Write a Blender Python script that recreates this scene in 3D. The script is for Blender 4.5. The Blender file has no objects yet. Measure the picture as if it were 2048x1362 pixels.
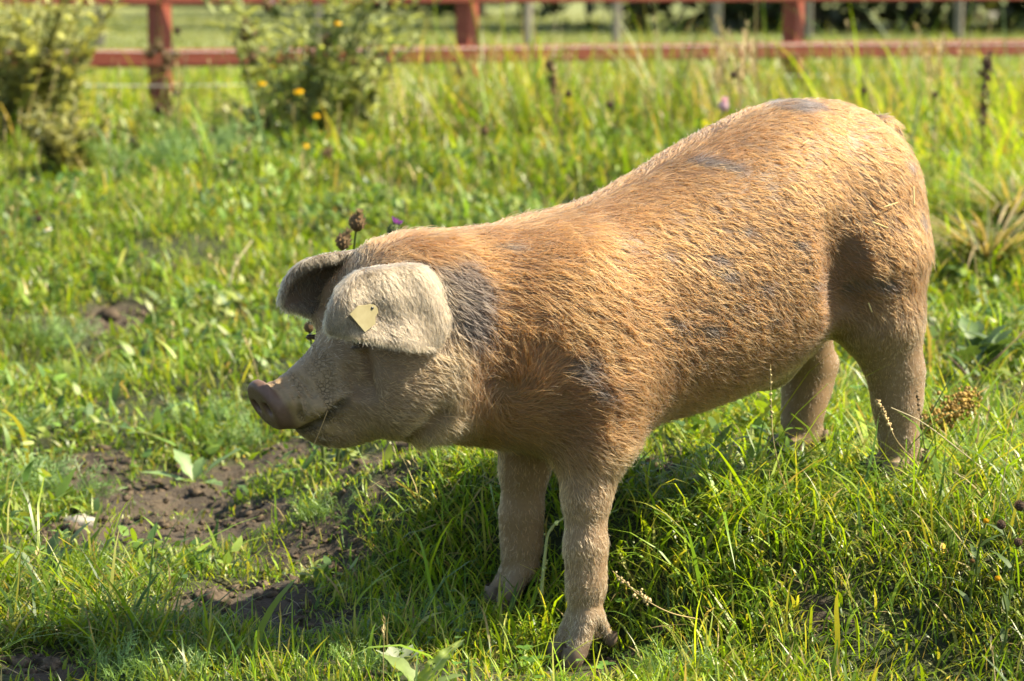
import bpy, math
import numpy as np
from mathutils import Vector, Matrix
from mathutils.kdtree import KDTree

R = math.radians
rng = np.random.default_rng(7)
scene = bpy.context.scene
C = scene.collection

# ------------------------------------------------------------------ camera, world, sun, exposure
CAM_H, PITCH, LENS = 1.13, R(8.7), 85.0
cam = bpy.data.cameras.new('camera')
cam.lens = LENS; cam.sensor_width = 36; cam.clip_start = 0.05; cam.clip_end = 900
cam.dof.use_dof = True; cam.dof.focus_distance = 4.0; cam.dof.aperture_fstop = 4.6; cam.dof.aperture_blades = 9
cam_ob = bpy.data.objects.new('camera', cam); C.objects.link(cam_ob)
cam_ob.location = (0, 0, CAM_H); cam_ob.rotation_euler = (R(90) - PITCH, 0, 0)
scene.camera = cam_ob

SUN_EL, SUN_AZ = R(48), R(6)            # azimuth: anticlockwise from +X (picture right)
sun_dir = Vector((math.cos(SUN_EL) * math.cos(SUN_AZ), math.cos(SUN_EL) * math.sin(SUN_AZ), math.sin(SUN_EL)))
world = bpy.data.worlds.new('World'); scene.world = world; world.use_nodes = True
wn = world.node_tree; bg = wn.nodes['Background']; bg.inputs['Strength'].default_value = 0.105
sky = wn.nodes.new('ShaderNodeTexSky'); sky.sky_type = 'NISHITA'; sky.sun_disc = False
sky.sun_elevation = SUN_EL; sky.sun_rotation = R(90) - SUN_AZ
wn.links.new(sky.outputs[0], bg.inputs['Color'])
sl = bpy.data.lights.new('sun', 'SUN'); sl.energy = 5.0; sl.angle = R(0.55); sl.color = (1.0, 0.93, 0.82)
so = bpy.data.objects.new('sun', sl); C.objects.link(so); so.location = sun_dir * 30
so.rotation_euler = (-sun_dir).to_track_quat('-Z', 'Y').to_euler()
vs = scene.view_settings
scene.display_settings.display_device = 'sRGB'
vs.view_transform = 'Standard'; vs.look = 'None'; vs.exposure = 1.86; vs.gamma = 1; vs.use_curve_mapping = False
vs.use_white_balance = True; vs.white_balance_temperature = 7500; vs.white_balance_tint = 6     # the camera's warm balance
scene.render.engine = 'CYCLES'
cy = scene.cycles
cy.max_bounces = 8; cy.diffuse_bounces = 3; cy.glossy_bounces = 3; cy.transmission_bounces = 4; cy.transparent_max_bounces = 6
cy.use_denoising = True; cy.caustics_reflective = False; cy.caustics_refractive = False
cy.sample_clamp_indirect = 6.0
scene.cycles_curves.shape = 'RIBBONS'

# ------------------------------------------------------------------ geometry of the view (where a sight line meets the place)
FPX = LENS / 36 * 2048
FW = np.array([0, math.cos(PITCH), -math.sin(PITCH)]); UP = np.array([0, math.sin(PITCH), math.cos(PITCH)]); RT = np.array([1., 0, 0])
CP = np.array([0, 0, CAM_H])
def ray(px, py): return FW + RT * (px - 1024) / FPX - UP * (py - 681) / FPX
def at(px, py, d): return CP + ray(px, py) * d
A = R(34)
AX = np.array([math.cos(A), math.sin(A), 0]); NX = np.array([math.sin(A), -math.cos(A), 0]); OR = np.array([0.068, 4.11, 0])   # the pig's own axes: s backward, t to its left side, z up
def on_t(px, py, t):
    d = ray(px, py); k = (t - (CP - OR) @ NX) / (d @ NX); P = CP + k * d
    return np.array([(P - OR) @ AX, t, P[2]])
def pw(s, t, z):
    s, t, z = np.broadcast_arrays(s, t, z)
    return OR + s[..., None] * AX + t[..., None] * NX + z[..., None] * np.array([0, 0, 1.])
def wp(P): return (P - OR) @ AX, (P - OR) @ NX, P[..., 2]

# ------------------------------------------------------------------ noise
_tab = rng.random((256, 256)).astype(np.float32)
def vnoise(x, y):
    xi = np.floor(x).astype(np.int64); yi = np.floor(y).astype(np.int64)
    fx = x - xi; fy = y - yi; fx = fx * fx * (3 - 2 * fx); fy = fy * fy * (3 - 2 * fy)
    x0 = xi & 255; x1 = (xi + 1) & 255; y0 = yi & 255; y1 = (yi + 1) & 255
    return (_tab[x0, y0] * (1 - fx) + _tab[x1, y0] * fx) * (1 - fy) + (_tab[x0, y1] * (1 - fx) + _tab[x1, y1] * fx) * fy
def fbm(x, y, o=3):
    v = 0; a = .5; tot = 0
    for i in range(o):
        v = v + a * vnoise(x * 2 ** i + 17.3 * i, y * 2 ** i + 9.1 * i); tot += a; a *= .5
    return v / tot
def sstep(a, b, x):
    u = np.clip((x - a) / (b - a), 0, 1); return u * u * (3 - 2 * u)

# ------------------------------------------------------------------ terrain
def h_base(x, y):
    x = np.asarray(x, float); y = np.asarray(y, float)
    yc = np.interp(x, [-.9, -.5, -.3, 0, .25, .6, .9, 1.5, 3], [5.6, 5.0, 4.75, 4.5, 4.3, 4.15, 4.05, 4.0, 4.0])
    yf = np.interp(x, [-.9, -.45, 0, .2, .5, .9, 1.5], [5.2, 4.45, 4.2, 3.93, 3.70, 3.55, 3.45])
    bank = sstep(yf, yc, y) * sstep(-.66, -.10, x); left = sstep(5.2, 8.5, y)
    z = .185 * (1 - (1 - bank) * (1 - left)) + .19 * sstep(5.5, 12.5, y)
    z = z - .036 * np.exp(-((x - .12) / .22) ** 2 - ((y - 3.95) / .16) ** 2)
    z = z + .05 * (fbm(x * 2.1 + 3, y * 2.1, 2) - .5) * sstep(3.5, 5.5, y) + .10 * (fbm(x * .7, y * .7 + 40, 2) - .5) * sstep(5, 8, y) * (1 - sstep(11, 16, y))
    z = z + .22 * (fbm(x * 1.7 + 13, y * 1.5 + 4, 2) - .5) * sstep(5.2, 6.5, y) * (1 - sstep(11, 13, y))
    return z
def ground_at(px, py):
    d = ray(px, py); k = np.linspace(2.5, 60, 4000)
    P = CP + k[:, None] * d; dz = P[:, 2] - h_base(P[:, 0], P[:, 1])
    i = int(np.argmax(dz < 0)) or len(k) - 1
    return P[i]
# bare earth where the pig has rooted: centre and size of each patch, as seen
SOIL = [(175, 945, 105, 45), (340, 990, 185, 52), (290, 1060, 190, 40), (460, 1050, 140, 42), (610, 1095, 135, 56), (500, 1190, 150, 40), (420, 1215, 90, 25), (700, 1130, 60, 40),
        (600, 905, 190, 24), (800, 900, 150, 20), (250, 640, 90, 28), (1640, 1250, 40, 18), (1255, 1335, 70, 30), (790, 968, 50, 14),
        (90, 1335, 110, 30), (560, 290, 70, 14), (1330, 940, 60, 26), (640, 1235, 90, 22), (100, 1060, 60, 24)]
soil = []
for px, py, rx, ry in SOIL:
    c = ground_at(px, py); e = ground_at(px, py - ry); f = ground_at(px, py + ry)
    soil.append((c[0], c[1], rx * c[1] / FPX, max(.04, abs(e[1] - f[1]) / 2)))
def bare(x, y):
    m = np.zeros_like(x)
    jx = .10 * (fbm(x * 7, y * 7, 3) - .5); jy = .16 * (fbm(x * 7 + 50, y * 7 + 20, 3) - .5)
    for cx, cy_, rx, ry in soil:
        q = np.sqrt(((x + jx - cx) / rx) ** 2 + ((y + jy - cy_) / ry) ** 2)
        m = np.maximum(m, 1 - sstep(.65, 1.15, q))
    return m
def h(x, y):
    b = bare(np.asarray(x, float), np.asarray(y, float))
    rough = .062 * (fbm(x * 11, y * 11, 4) - .5) + (.030) * np.abs(fbm(x * 34 + 8, y * 34, 3) - .5)
    return h_base(x, y) - .012 * b + rough * (b * .9 + .15)

# ------------------------------------------------------------------ object helpers
def link(name, data, parent=None):
    o = bpy.data.objects.new(name, data); C.objects.link(o)
    if parent is not None: o.parent = parent
    return o
def tag(o, label=None, cat=None, group=None, kind=None):
    if label: o['label'] = label
    if cat: o['category'] = cat
    if group: o['group'] = group
    if kind: o['kind'] = kind
    return o
def empty(name, loc, label, cat, group=None):
    o = bpy.data.objects.new(name, None); C.objects.link(o); o.location = loc; o.empty_display_size = .05
    return tag(o, label, cat, group)
def mesh_np(name, V, F3=None, F4=None, col=None, mat=None, smooth=True, extra=None):
    me = bpy.data.meshes.new(name)
    F3 = np.zeros((0, 3), int) if F3 is None else np.asarray(F3, int).reshape(-1, 3); F4 = np.zeros((0, 4), int) if F4 is None else np.asarray(F4, int).reshape(-1, 4)
    n3, n4 = len(F3), len(F4)
    me.vertices.add(len(V)); me.vertices.foreach_set('co', np.asarray(V, np.float32).ravel())
    me.loops.add(n3 * 3 + n4 * 4); me.loops.foreach_set('vertex_index', np.concatenate([F3.ravel(), F4.ravel()]).astype(np.int32))
    me.polygons.add(n3 + n4)
    st = np.concatenate([np.arange(n3) * 3, n3 * 3 + np.arange(n4) * 4]).astype(np.int32)
    me.polygons.foreach_set('loop_start', st)
    me.polygons.foreach_set('use_smooth', np.full(n3 + n4, smooth, bool))
    me.update(calc_edges=True); me.validate()
    if col is not None:
        a = me.attributes.new('col', 'FLOAT_COLOR', 'POINT'); c4 = np.ones((len(V), 4), np.float32); c4[:, :3] = col
        a.data.foreach_set('color', c4.ravel())
    for k, v in (extra or {}).items():
        a = me.attributes.new(k, 'FLOAT', 'POINT'); a.data.foreach_set('value', np.asarray(v, np.float32))
    if mat: me.materials.append(mat)
    return me

class MB:
    """collects tubes, leaves, ribbons and blobs into ONE mesh"""
    def __init__(s): s.V = []; s.F3 = []; s.F4 = []; s.c = []; s.n = 0
    def add(s, V, F3=(), F4=(), col=(1, 1, 1)):
        V = np.asarray(V, float); s.V.append(V)
        col = np.asarray(col, float); s.c.append(np.broadcast_to(col, (len(V), 3)))
        if len(F3): s.F3.append(np.asarray(F3, int) + s.n)
        if len(F4): s.F4.append(np.asarray(F4, int) + s.n)
        s.n += len(V)
    def tube(s, pts, r, col, sides=6):
        pts = np.asarray(pts, float); n = len(pts); r = np.broadcast_to(np.asarray(r, float), (n,))
        T = np.gradient(pts, axis=0); T /= np.linalg.norm(T, axis=1)[:, None] + 1e-9
        ref = np.array([0, 0, 1.]) if abs(T[0][2]) < .9 else np.array([1., 0, 0])
        U = np.cross(T, ref); U /= np.linalg.norm(U, axis=1)[:, None] + 1e-9; W = np.cross(T, U)
        a = np.arange(sides) / sides * 2 * math.pi
        V = pts[:, None] + r[:, None, None] * (np.cos(a)[None, :, None] * U[:, None] + np.sin(a)[None, :, None] * W[:, None])
        F = []
        for i in range(n - 1):
            for j in range(sides):
                k = (j + 1) % sides; F.append((i * sides + j, i * sides + k, (i + 1) * sides + k, (i + 1) * sides + j))
        col = np.asarray(col, float)
        if col.ndim == 2: col = np.repeat(col, sides, 0)
        s.add(V.reshape(-1, 3), (), F, col)
    def leaf(s, pts, w, col, up=(0, 0, 1), fold=.25, jag=None):
        """a leaf: midrib points, half widths, folded a little along the rib"""
        pts = np.asarray(pts, float); n = len(pts); w = np.asarray(w, float)
        T = np.gradient(pts, axis=0); T /= np.linalg.norm(T, axis=1)[:, None] + 1e-9
        S = np.cross(T, np.asarray(up, float)); S /= np.linalg.norm(S, axis=1)[:, None] + 1e-9; N = np.cross(S, T)
        if jag is not None: w = w * jag
        Lf = pts - S * w[:, None] + N * (w * fold)[:, None]; Rt = pts + S * w[:, None] + N * (w * fold)[:, None]
        V = np.concatenate([Lf, pts, Rt]); F = []
        for i in range(n - 1): F += [(i, n + i, n + i + 1, i + 1), (n + i, 2 * n + i, 2 * n + i + 1, n + i + 1)]
        col = np.asarray(col, float)
        if col.ndim == 2: col = np.concatenate([col * .9, col, col * .9])
        s.add(V, (), F, col)
    def blob(s, c, r, col, nu=8, nv=6, jit=0.0, seed=0):
        g = np.random.default_rng(seed); r = np.broadcast_to(np.asarray(r, float), (3,))
        th = np.linspace(0, math.pi, nv + 1); ph = np.arange(nu) / nu * 2 * math.pi
        V = np.stack([np.outer(np.sin(th), np.cos(ph)), np.outer(np.sin(th), np.sin(ph)), np.outer(np.cos(th), np.ones(nu))], -1).reshape(-1, 3)
        V = V * (1 + jit * (g.random((len(V), 1)) - .5)) * r + np.asarray(c)
        F = [(i * nu + j, (i + 1) * nu + j, (i + 1) * nu + (j + 1) % nu, i * nu + (j + 1) % nu) for i in range(nv) for j in range(nu)]
        s.add(V, (), F, col)
    def box(s, c, hx, hy, hz, M=None, col=(1, 1, 1), bev=0.0):
        V = np.array([(x, y, z) for x in (-1, 1) for y in (-1, 1) for z in (-1, 1)], float) * (hx, hy, hz)
        if M is not None: V = V @ np.asarray(M).T
        s.add(V + np.asarray(c), (), [(0, 1, 3, 2), (4, 6, 7, 5), (0, 4, 5, 1), (2, 3, 7, 6), (0, 2, 6, 4), (1, 5, 7, 3)], col)
    def mesh(s, name, mat, smooth=True):
        return mesh_np(name, np.concatenate(s.V), np.concatenate(s.F3) if s.F3 else None, np.concatenate(s.F4) if s.F4 else None, np.concatenate(s.c), mat, smooth)
    def obj(s, name, mat, parent=None, smooth=True, origin=None):
        if origin is None and parent is not None: origin = np.array(parent.location)
        if origin is not None: s.V = [v - np.asarray(origin) for v in s.V]
        o = link(name, s.mesh(name, mat, smooth), parent)
        if parent is None and origin is not None: o.location = origin
        return o
def arc(p0, az, lean0, lean1, L, n=6):
    """a stalk that starts at lean0 from upright and bends to lean1 along azimuth az"""
    th = np.linspace(lean0, lean1, n); st = L / (n - 1)
    d = np.stack([np.sin(th) * math.cos(az), np.sin(th) * math.sin(az), np.cos(th)], -1) * st
    return np.asarray(p0) + np.concatenate([[np.zeros(3)], np.cumsum((d[:-1] + d[1:]) / 2, 0)])

# ------------------------------------------------------------------ materials
def new_mat(name):
    m = bpy.data.materials.new(name); m.use_nodes = True; nt = m.node_tree; nt.nodes.clear()
    return m, nt, nt.nodes.new('ShaderNodeOutputMaterial')
def N(nt, t, **kw):
    n = nt.nodes.new(t)
    for k, v in kw.items():
        if k in n.inputs.keys(): n.inputs[k].default_value = v
        else: setattr(n, k, v)
    return n
def attr(nt, name): return N(nt, 'ShaderNodeAttribute', attribute_name=name)
def leaf_mat(name, trans=.45, rough=.42, spec=.45, tint=(1.25, 1.18, .55), noise=0.0):
    m, nt, out = new_mat(name); a = attr(nt, 'col'); L = nt.links
    p = N(nt, 'ShaderNodeBsdfPrincipled', Roughness=rough); p.inputs['Specular IOR Level'].default_value = spec
    t = N(nt, 'ShaderNodeBsdfTranslucent'); mul = N(nt, 'ShaderNodeMix', data_type='RGBA', blend_type='MULTIPLY'); mul.inputs[0].default_value = 1
    mx = N(nt, 'ShaderNodeMixShader'); mx.inputs[0].default_value = trans
    src = a.outputs['Color']
    if noise:
        nz = N(nt, 'ShaderNodeTexNoise', Scale=noise, Detail=3.0); mr = N(nt, 'ShaderNodeMapRange'); mr.inputs[3].default_value = .6; mr.inputs[4].default_value = 1.35
        geo = N(nt, 'ShaderNodeNewGeometry'); L.new(geo.outputs['Position'], nz.inputs['Vector']); L.new(nz.outputs[0], mr.inputs[0])
        vm = N(nt, 'ShaderNodeMix', data_type='RGBA', blend_type='MULTIPLY'); vm.inputs[0].default_value = 1
        L.new(src, vm.inputs[6]); L.new(mr.outputs[0], vm.inputs[7]); src = vm.outputs[2]
    L.new(src, p.inputs['Base Color']); L.new(src, mul.inputs[6]); mul.inputs[7].default_value = (*tint, 1)
    L.new(mul.outputs[2], t.inputs['Color']); L.new(p.outputs[0], mx.inputs[1]); L.new(t.outputs[0], mx.inputs[2]); L.new(mx.outputs[0], out.inputs[0])
    return m
M_grass = leaf_mat('grass_blades', .48, .40, .36, (1.4, 1.25, .5))
M_leaf = leaf_mat('soft_leaf', .38, .5, .35, noise=60)
M_dry = leaf_mat('dry_stalk', .15, .7, .2, (1, .95, .85))
M_petal = leaf_mat('petal', .4, .7, .1, (1.1, 1.0, 1.0))

def ground_mat():
    m, nt, out = new_mat('meadow_ground'); L = nt.links
    geo = N(nt, 'ShaderNodeNewGeometry'); b = attr(nt, 'bare'); f = attr(nt, 'field')
    n1 = N(nt, 'ShaderNodeTexNoise', Scale=14.0, Detail=8.0, Roughness=.65); n2 = N(nt, 'ShaderNodeTexNoise', Scale=90.0, Detail=5.0, Roughness=.6)
    n3 = N(nt, 'ShaderNodeTexNoise', Scale=.35, Detail=5.0, Roughness=.7)
    for q in (n1, n2, n3): L.new(geo.outputs['Position'], q.inputs['Vector'])
    soil_r = N(nt, 'ShaderNodeValToRGB'); e = soil_r.color_ramp.elements
    e[0].position = .3; e[0].color = (.020, .015, .010, 1); e[1].position = .72; e[1].color = (.074, .055, .036, 1)
    turf = N(nt, 'ShaderNodeValToRGB'); e = turf.color_ramp.elements
    e[0].position = .3; e[0].color = (.014, .018, .007, 1); e[1].position = .75; e[1].color = (.040, .048, .014, 1)
    fld = N(nt, 'ShaderNodeValToRGB'); e = fld.color_ramp.elements
    e[0].position = .35; e[0].color = (.085, .110, .028, 1); e[1].position = .68; e[1].color = (.150, .155, .055, 1)
    L.new(n1.outputs[0], soil_r.inputs[0]); L.new(n1.outputs[0], turf.inputs[0]); L.new(n3.outputs[0], fld.inputs[0])
    m1 = N(nt, 'ShaderNodeMix', data_type='RGBA'); m2 = N(nt, 'ShaderNodeMix', data_type='RGBA')
    L.new(b.outputs['Fac'], m1.inputs[0]); L.new(turf.outputs[0], m1.inputs[6]); L.new(soil_r.outputs[0], m1.inputs[7])
    L.new(f.outputs['Fac'], m2.inputs[0]); L.new(m1.outputs[2], m2.inputs[6]); L.new(fld.outputs[0], m2.inputs[7])
    p = N(nt, 'ShaderNodeBsdfPrincipled', Roughness=.85); p.inputs['Specular IOR Level'].default_value = .25
    bmp = N(nt, 'ShaderNodeBump', Strength=.8, Distance=.012); ad = N(nt, 'ShaderNodeMath', operation='ADD')
    L.new(n1.outputs[0], ad.inputs[0]); L.new(n2.outputs[0], ad.inputs[1]); L.new(ad.outputs[0], bmp.inputs['Height'])
    L.new(bmp.outputs[0], p.inputs['Normal']); L.new(m2.outputs[2], p.inputs['Base Color']); L.new(p.outputs[0], out.inputs[0])
    return m
def simple_mat(name, c1, c2, scale=20, rough=.6, spec=.4, bump=.3, dist=.004, stretch=None, detail=6):
    m, nt, out = new_mat(name); L = nt.links
    tc = N(nt, 'ShaderNodeTexCoord'); mp = N(nt, 'ShaderNodeMapping'); mp.inputs['Scale'].default_value = stretch or (1, 1, 1)
    nz = N(nt, 'ShaderNodeTexNoise', Scale=float(scale), Detail=float(detail), Roughness=.6)
    L.new(tc.outputs['Object'], mp.inputs[0]); L.new(mp.outputs[0], nz.inputs['Vector'])
    r = N(nt, 'ShaderNodeValToRGB'); e = r.color_ramp.elements; e[0].position = .3; e[1].position = .7; e[0].color = (*c1, 1); e[1].color = (*c2, 1)
    p = N(nt, 'ShaderNodeBsdfPrincipled', Roughness=rough); p.inputs['Specular IOR Level'].default_value = spec
    b = N(nt, 'ShaderNodeBump', Strength=bump, Distance=dist)
    L.new(nz.outputs[0], r.inputs[0]); L.new(r.outputs[0], p.inputs['Base Color']); L.new(nz.outputs[0], b.inputs['Height']); L.new(b.outputs[0], p.inputs['Normal']); L.new(p.outputs[0], out.inputs[0])
    return m
M_red = simple_mat('weathered_red_paint', (.17, .036, .020), (.24, .058, .034), 9, .65, .3, .3, .003, (1, 1, 1))
M_pale = simple_mat('pale_grey_wood', (.13, .115, .09), (.19, .17, .135), 9, .8, .2)
M_wire = simple_mat('galvanised_wire', (.42, .42, .40), (.5, .5, .48), 30, .5, .5, 0)
M_black = simple_mat('black_insulator', (.02, .02, .02), (.03, .03, .03), 30, .4, .5, 0)
M_stone = simple_mat('pale_stone', (.12, .11, .09), (.27, .25, .21), 40, .8, .3, .6, .006)
M_hoof = simple_mat('hoof_horn', (.10, .07, .05), (.18, .125, .088), 60, .55, .4, .3, .002)
M_tag = simple_mat('dusty_yellow_plastic', (.22, .18, .085), (.30, .255, .14), 45, .55, .4, .15, .001)
M_eye = simple_mat('dark_eye', (.010, .007, .005), (.016, .011, .008), 10, .08, .6, 0)

# ------------------------------------------------------------------ ground: one sheet out to the horizon
def axis(lo, hi, step, far, g):
    v = list(np.arange(lo, hi + 1e-6, step)); s = step; a = v[-1]
    while a < far[1]: s *= g; a += s; v.append(a)
    s = step; a = v[0]; w = []
    while a > far[0]: s *= g; a -= s; w.append(a)
    return np.array(w[::-1] + v)
gx = axis(-1.35, 1.35, .012, (-400, 400), 1.09); gy = axis(3.45, 6.2, .012, (-120, 700), 1.07)
X, Y = np.meshgrid(gx, gy, indexing='ij'); Z = h(X, Y); B = bare(X, Y) * (Y < 20)
Z = np.where(Y > 25, Z * 1.0, Z)
nx, ny = X.shape; idx = np.arange(nx * ny).reshape(nx, ny)
F4 = np.stack([idx[:-1, :-1], idx[1:, :-1], idx[1:, 1:], idx[:-1, 1:]], -1).reshape(-1, 4)
me = mesh_np('ground', np.stack([X, Y, Z], -1).reshape(-1, 3), None, F4, None, ground_mat(), True,
             {'bare': B.ravel(), 'field': sstep(12, 14.5, Y).ravel()})
tag(link('ground', me), 'uneven meadow turf with rooted up patches of bare brown earth', None, None, 'structure')

# ------------------------------------------------------------------ the pig: one continuous body grown from a distance field
def smin(a, b, k):
    hh = np.clip(.5 + .5 * (b - a) / k, 0, 1); return b * (1 - hh) + a * hh - k * hh * (1 - hh)
def pchip(xs, ys, x):
    xs = np.asarray(xs, float); ys = np.asarray(ys, float); hh = np.diff(xs); dl = np.diff(ys) / hh; m = np.zeros_like(ys)
    m[1:-1] = np.where(dl[:-1] * dl[1:] > 0, 2 * dl[:-1] * dl[1:] / (dl[:-1] + dl[1:] + 1e-12), 0); m[0] = dl[0]; m[-1] = dl[-1]
    i = np.clip(np.searchsorted(xs, x) - 1, 0, len(hh) - 1); u = (x - xs[i]) / hh[i]
    return ys[i] * (1 + 2 * u) * (1 - u) ** 2 + ys[i + 1] * u * u * (3 - 2 * u) + hh[i] * (m[i] * u * (1 - u) ** 2 - m[i + 1] * u * u * (1 - u))
#        s     top   bottom width-height half-width
BODY = [(-.525, .466, .408, .437, .032), (-.51, .474, .398, .437, .039), (-.485, .486, .390, .436, .045), (-.45, .512, .380, .438, .054), (-.42, .545, .372, .445, .066), (-.395, .605, .368, .46, .080), (-.37, .655, .368, .48, .092), (-.33, .690, .370, .49, .108),
        (-.27, .700, .370, .49, .124), (-.20, .700, .352, .49, .138), (-.10, .704, .330, .50, .156), (0, .717, .322, .51, .168), (.10, .740, .332, .53, .174), (.20, .777, .342, .55, .182), (.30, .824, .356, .57, .190), (.40, .863, .376, .60, .192),
        (.48, .886, .400, .62, .186), (.55, .896, .440, .65, .172), (.62, .896, .490, .68, .155), (.70, .882, .53, .70, .142), (.755, .855, .57, .71, .118), (.795, .815, .61, .71, .085), (.815, .775, .65, .71, .045)]
BS = np.array(BODY)
def rear(s): return np.where(np.asarray(s) > .4, .4 + (np.asarray(s) - .4) * .88, s)
BS[:, 0] = rear(BS[:, 0])
TC_S = [-.8, -.15, .0, .9]; TC_T = [-.085, -.006, 0, 0]
def body_d(s, t, z):
    sc = np.clip(s, BS[0, 0], BS[-1, 0])
    zt, zb, zw, ht = (pchip(BS[:, 0], BS[:, k], sc) for k in (1, 2, 3, 4)); tc = np.interp(sc, TC_S, TC_T)
    dz = z - zw; hz = np.where(dz > 0, zt - zw, zw - zb); tt = t - tc
    e = 2.25
    k0 = ((np.abs(tt / ht)) ** e + (np.abs(dz / hz)) ** e) ** (1 / e) + 1e-9
    k1 = np.sqrt((tt / ht ** 2) ** 2 + (dz / hz ** 2) ** 2) + 1e-6
    d = k0 * (k0 - 1) / k1
    d = np.minimum(d, .25)
    return np.where(s == sc, d, np.sqrt(np.maximum(d, 0) ** 2 + (s - sc) ** 2) + np.minimum(d, 0) * 0)
def cone_d(a, b, ra, rb, sq=(1, 1, 1)):
    a = np.asarray(a, float); b = np.asarray(b, float); q = np.asarray(sq, float)
    def f(s, t, z):
        A_ = a / q; B_ = b / q; ab = B_ - A_; x = s / q[0] - A_[0]; y = t / q[1] - A_[1]; w = z / q[2] - A_[2]
        u = np.clip((x * ab[0] + y * ab[1] + w * ab[2]) / (ab @ ab + 1e-12), 0, 1)
        return (np.sqrt((x - u * ab[0]) ** 2 + (y - u * ab[1]) ** 2 + (w - u * ab[2]) ** 2) - (ra + (rb - ra) * u)) * q.min()
    lo = np.minimum(a - ra * q, b - rb * q); hi = np.maximum(a + ra * q, b + rb * q)
    return f, lo, hi
def ell_d(c, r, rot=0.0):
    c = np.asarray(c, float); r = np.asarray(r, float); ca, sa = math.cos(rot), math.sin(rot)   # rot tilts in the s-z plane
    def f(s, t, z):
        x = (s - c[0]) * ca + (z - c[2]) * sa; w = -(s - c[0]) * sa + (z - c[2]) * ca; y = t - c[1]
        k0 = np.sqrt((x / r[0]) ** 2 + (y / r[1]) ** 2 + (w / r[2]) ** 2) + 1e-9; k1 = np.sqrt((x / r[0] ** 2) ** 2 + (y / r[1] ** 2) ** 2 + (w / r[2] ** 2) ** 2) + 1e-6
        return k0 * (k0 - 1) / k1
    m = r.max(); return f, c - m, c + m
VOX = .0042
LO = np.array([-.66, -.30, -.06]); HI = np.array([.92, .30, .95])
gs, gt, gz = (np.arange(LO[i], HI[i], VOX) for i in range(3))
S_, T_, Z_ = gs[:, None, None], gt[None, :, None], gz[None, None, :]
D = np.empty((len(gs), len(gt), len(gz)), np.float32)
for i, sv in enumerate(gs): D[i] = body_d(np.full((len(gt), len(gz)), sv), np.broadcast_to(gt[:, None], (len(gt), len(gz))), np.broadcast_to(gz[None, :], (len(gt), len(gz))))
def blk(lo, hi, m):
    sl_ = []
    for i, g in enumerate((gs, gt, gz)):
        a = max(0, int((lo[i] - m - LO[i]) / VOX)); b = min(len(g), int((hi[i] + m - LO[i]) / VOX) + 2); sl_.append(slice(a, b))
    return tuple(sl_)
def put(prim, k, sub=False):
    f, lo, hi = prim; b = blk(lo, hi, k + .03)
    v = f(S_[b[0]], T_[:, b[1]], Z_[:, :, b[2]])
    D[b] = -smin(-D[b], v, k) if sub else smin(D[b], v, k)
def chain(pts, k, sq=(1, 1, 1), k0=None):
    for i in range(len(pts) - 1):
        put(cone_d(pts[i][:3], pts[i + 1][:3], pts[i][3], pts[i + 1][3], sq), (k0 if (i == 0 and k0) else k))
zF, zH = .0, .20
# shoulders and fore legs (near side t > 0)
put(ell_d((.01, .082, .49), (.130, .085, .19), R(12)), .07); put(ell_d((.01, -.082, .49), (.130, .085, .19), R(12)), .07)
NF = [(.015, .094, .43, .082), (.010, .110, .345, .056), (-.012, .122, .25, .0305), (-.018, .128, .165, .0260), (-.018, .130, .10, .0225), (-.022, .130, .045, .0235)]
FF = [(.04, -.105, .42, .086), (.036, -.115, .34, .053), (.030, -.125, .25, .034), (.026, -.130, .165, .0285), (.027, -.130, .105, .0245), (.020, -.130, .066, .0245)]
for L_ in (NF, FF): chain(L_, .045, (1.05, .95, 1), .05)
# hams and hind legs
put(ell_d((.615, .088, .665), (.135, .098, .185), R(-18)), .030); put(ell_d((.615, -.088, .665), (.135, .098, .185), R(-18)), .030)
NH = [(.635, .105, .60, .108), (.650, .118, .50, .072), (.684, .124, .405, .044), (.690, .125, .335, .0345), (.696, .126, .27, .027), (.698, .126, .235, .026)]
FH = [(.63, -.105, .58, .108), (.645, -.120, .47, .070), (.690, -.128, .385, .044), (.688, -.130, .31, .034), (.680, -.130, .26, .027), (.675, -.130, .235, .027)]
for L_ in (NH, FH): chain(L_, .04, (1.05, .95, 1), .05)
put(cone_d((.722, .126, .395), (.722, .126, .345), .015, .013), .03); put(cone_d((.740, -.128, .375), (.728, -.13, .33), .021, .017), .03)   # hock points
put(cone_d((.48, .0, .43), (.56, .0, .50), .06, .05), .05)                                   # sheath and groin
put(cone_d((.52, .118, .60), (.545, .118, .54), .026, .018), .05); put(cone_d((.52, -.115, .60), (.545, -.118, .54), .026, .018), .05)  # flank folds
# feet: two toes forward, two dewclaws behind
FEET = [((-.022, .130, .045), zF - .036), ((.020, -.130, .066), zF), ((.698, .126, .235), zH - .0), ((.675, -.130, .235), zH + .0)]
for (fs, ft, fz), g in FEET:
    for q in (-1, 1):
        put(cone_d((fs - .004, ft + q * .013, fz), (fs - .034, ft + q * .021, g + .026), .0205, .0160), .012)
        put(cone_d((fs + .016, ft + q * .015, fz + .004), (fs + .036, ft + q * .020, g + .046), .0125, .0085), .014)
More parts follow.
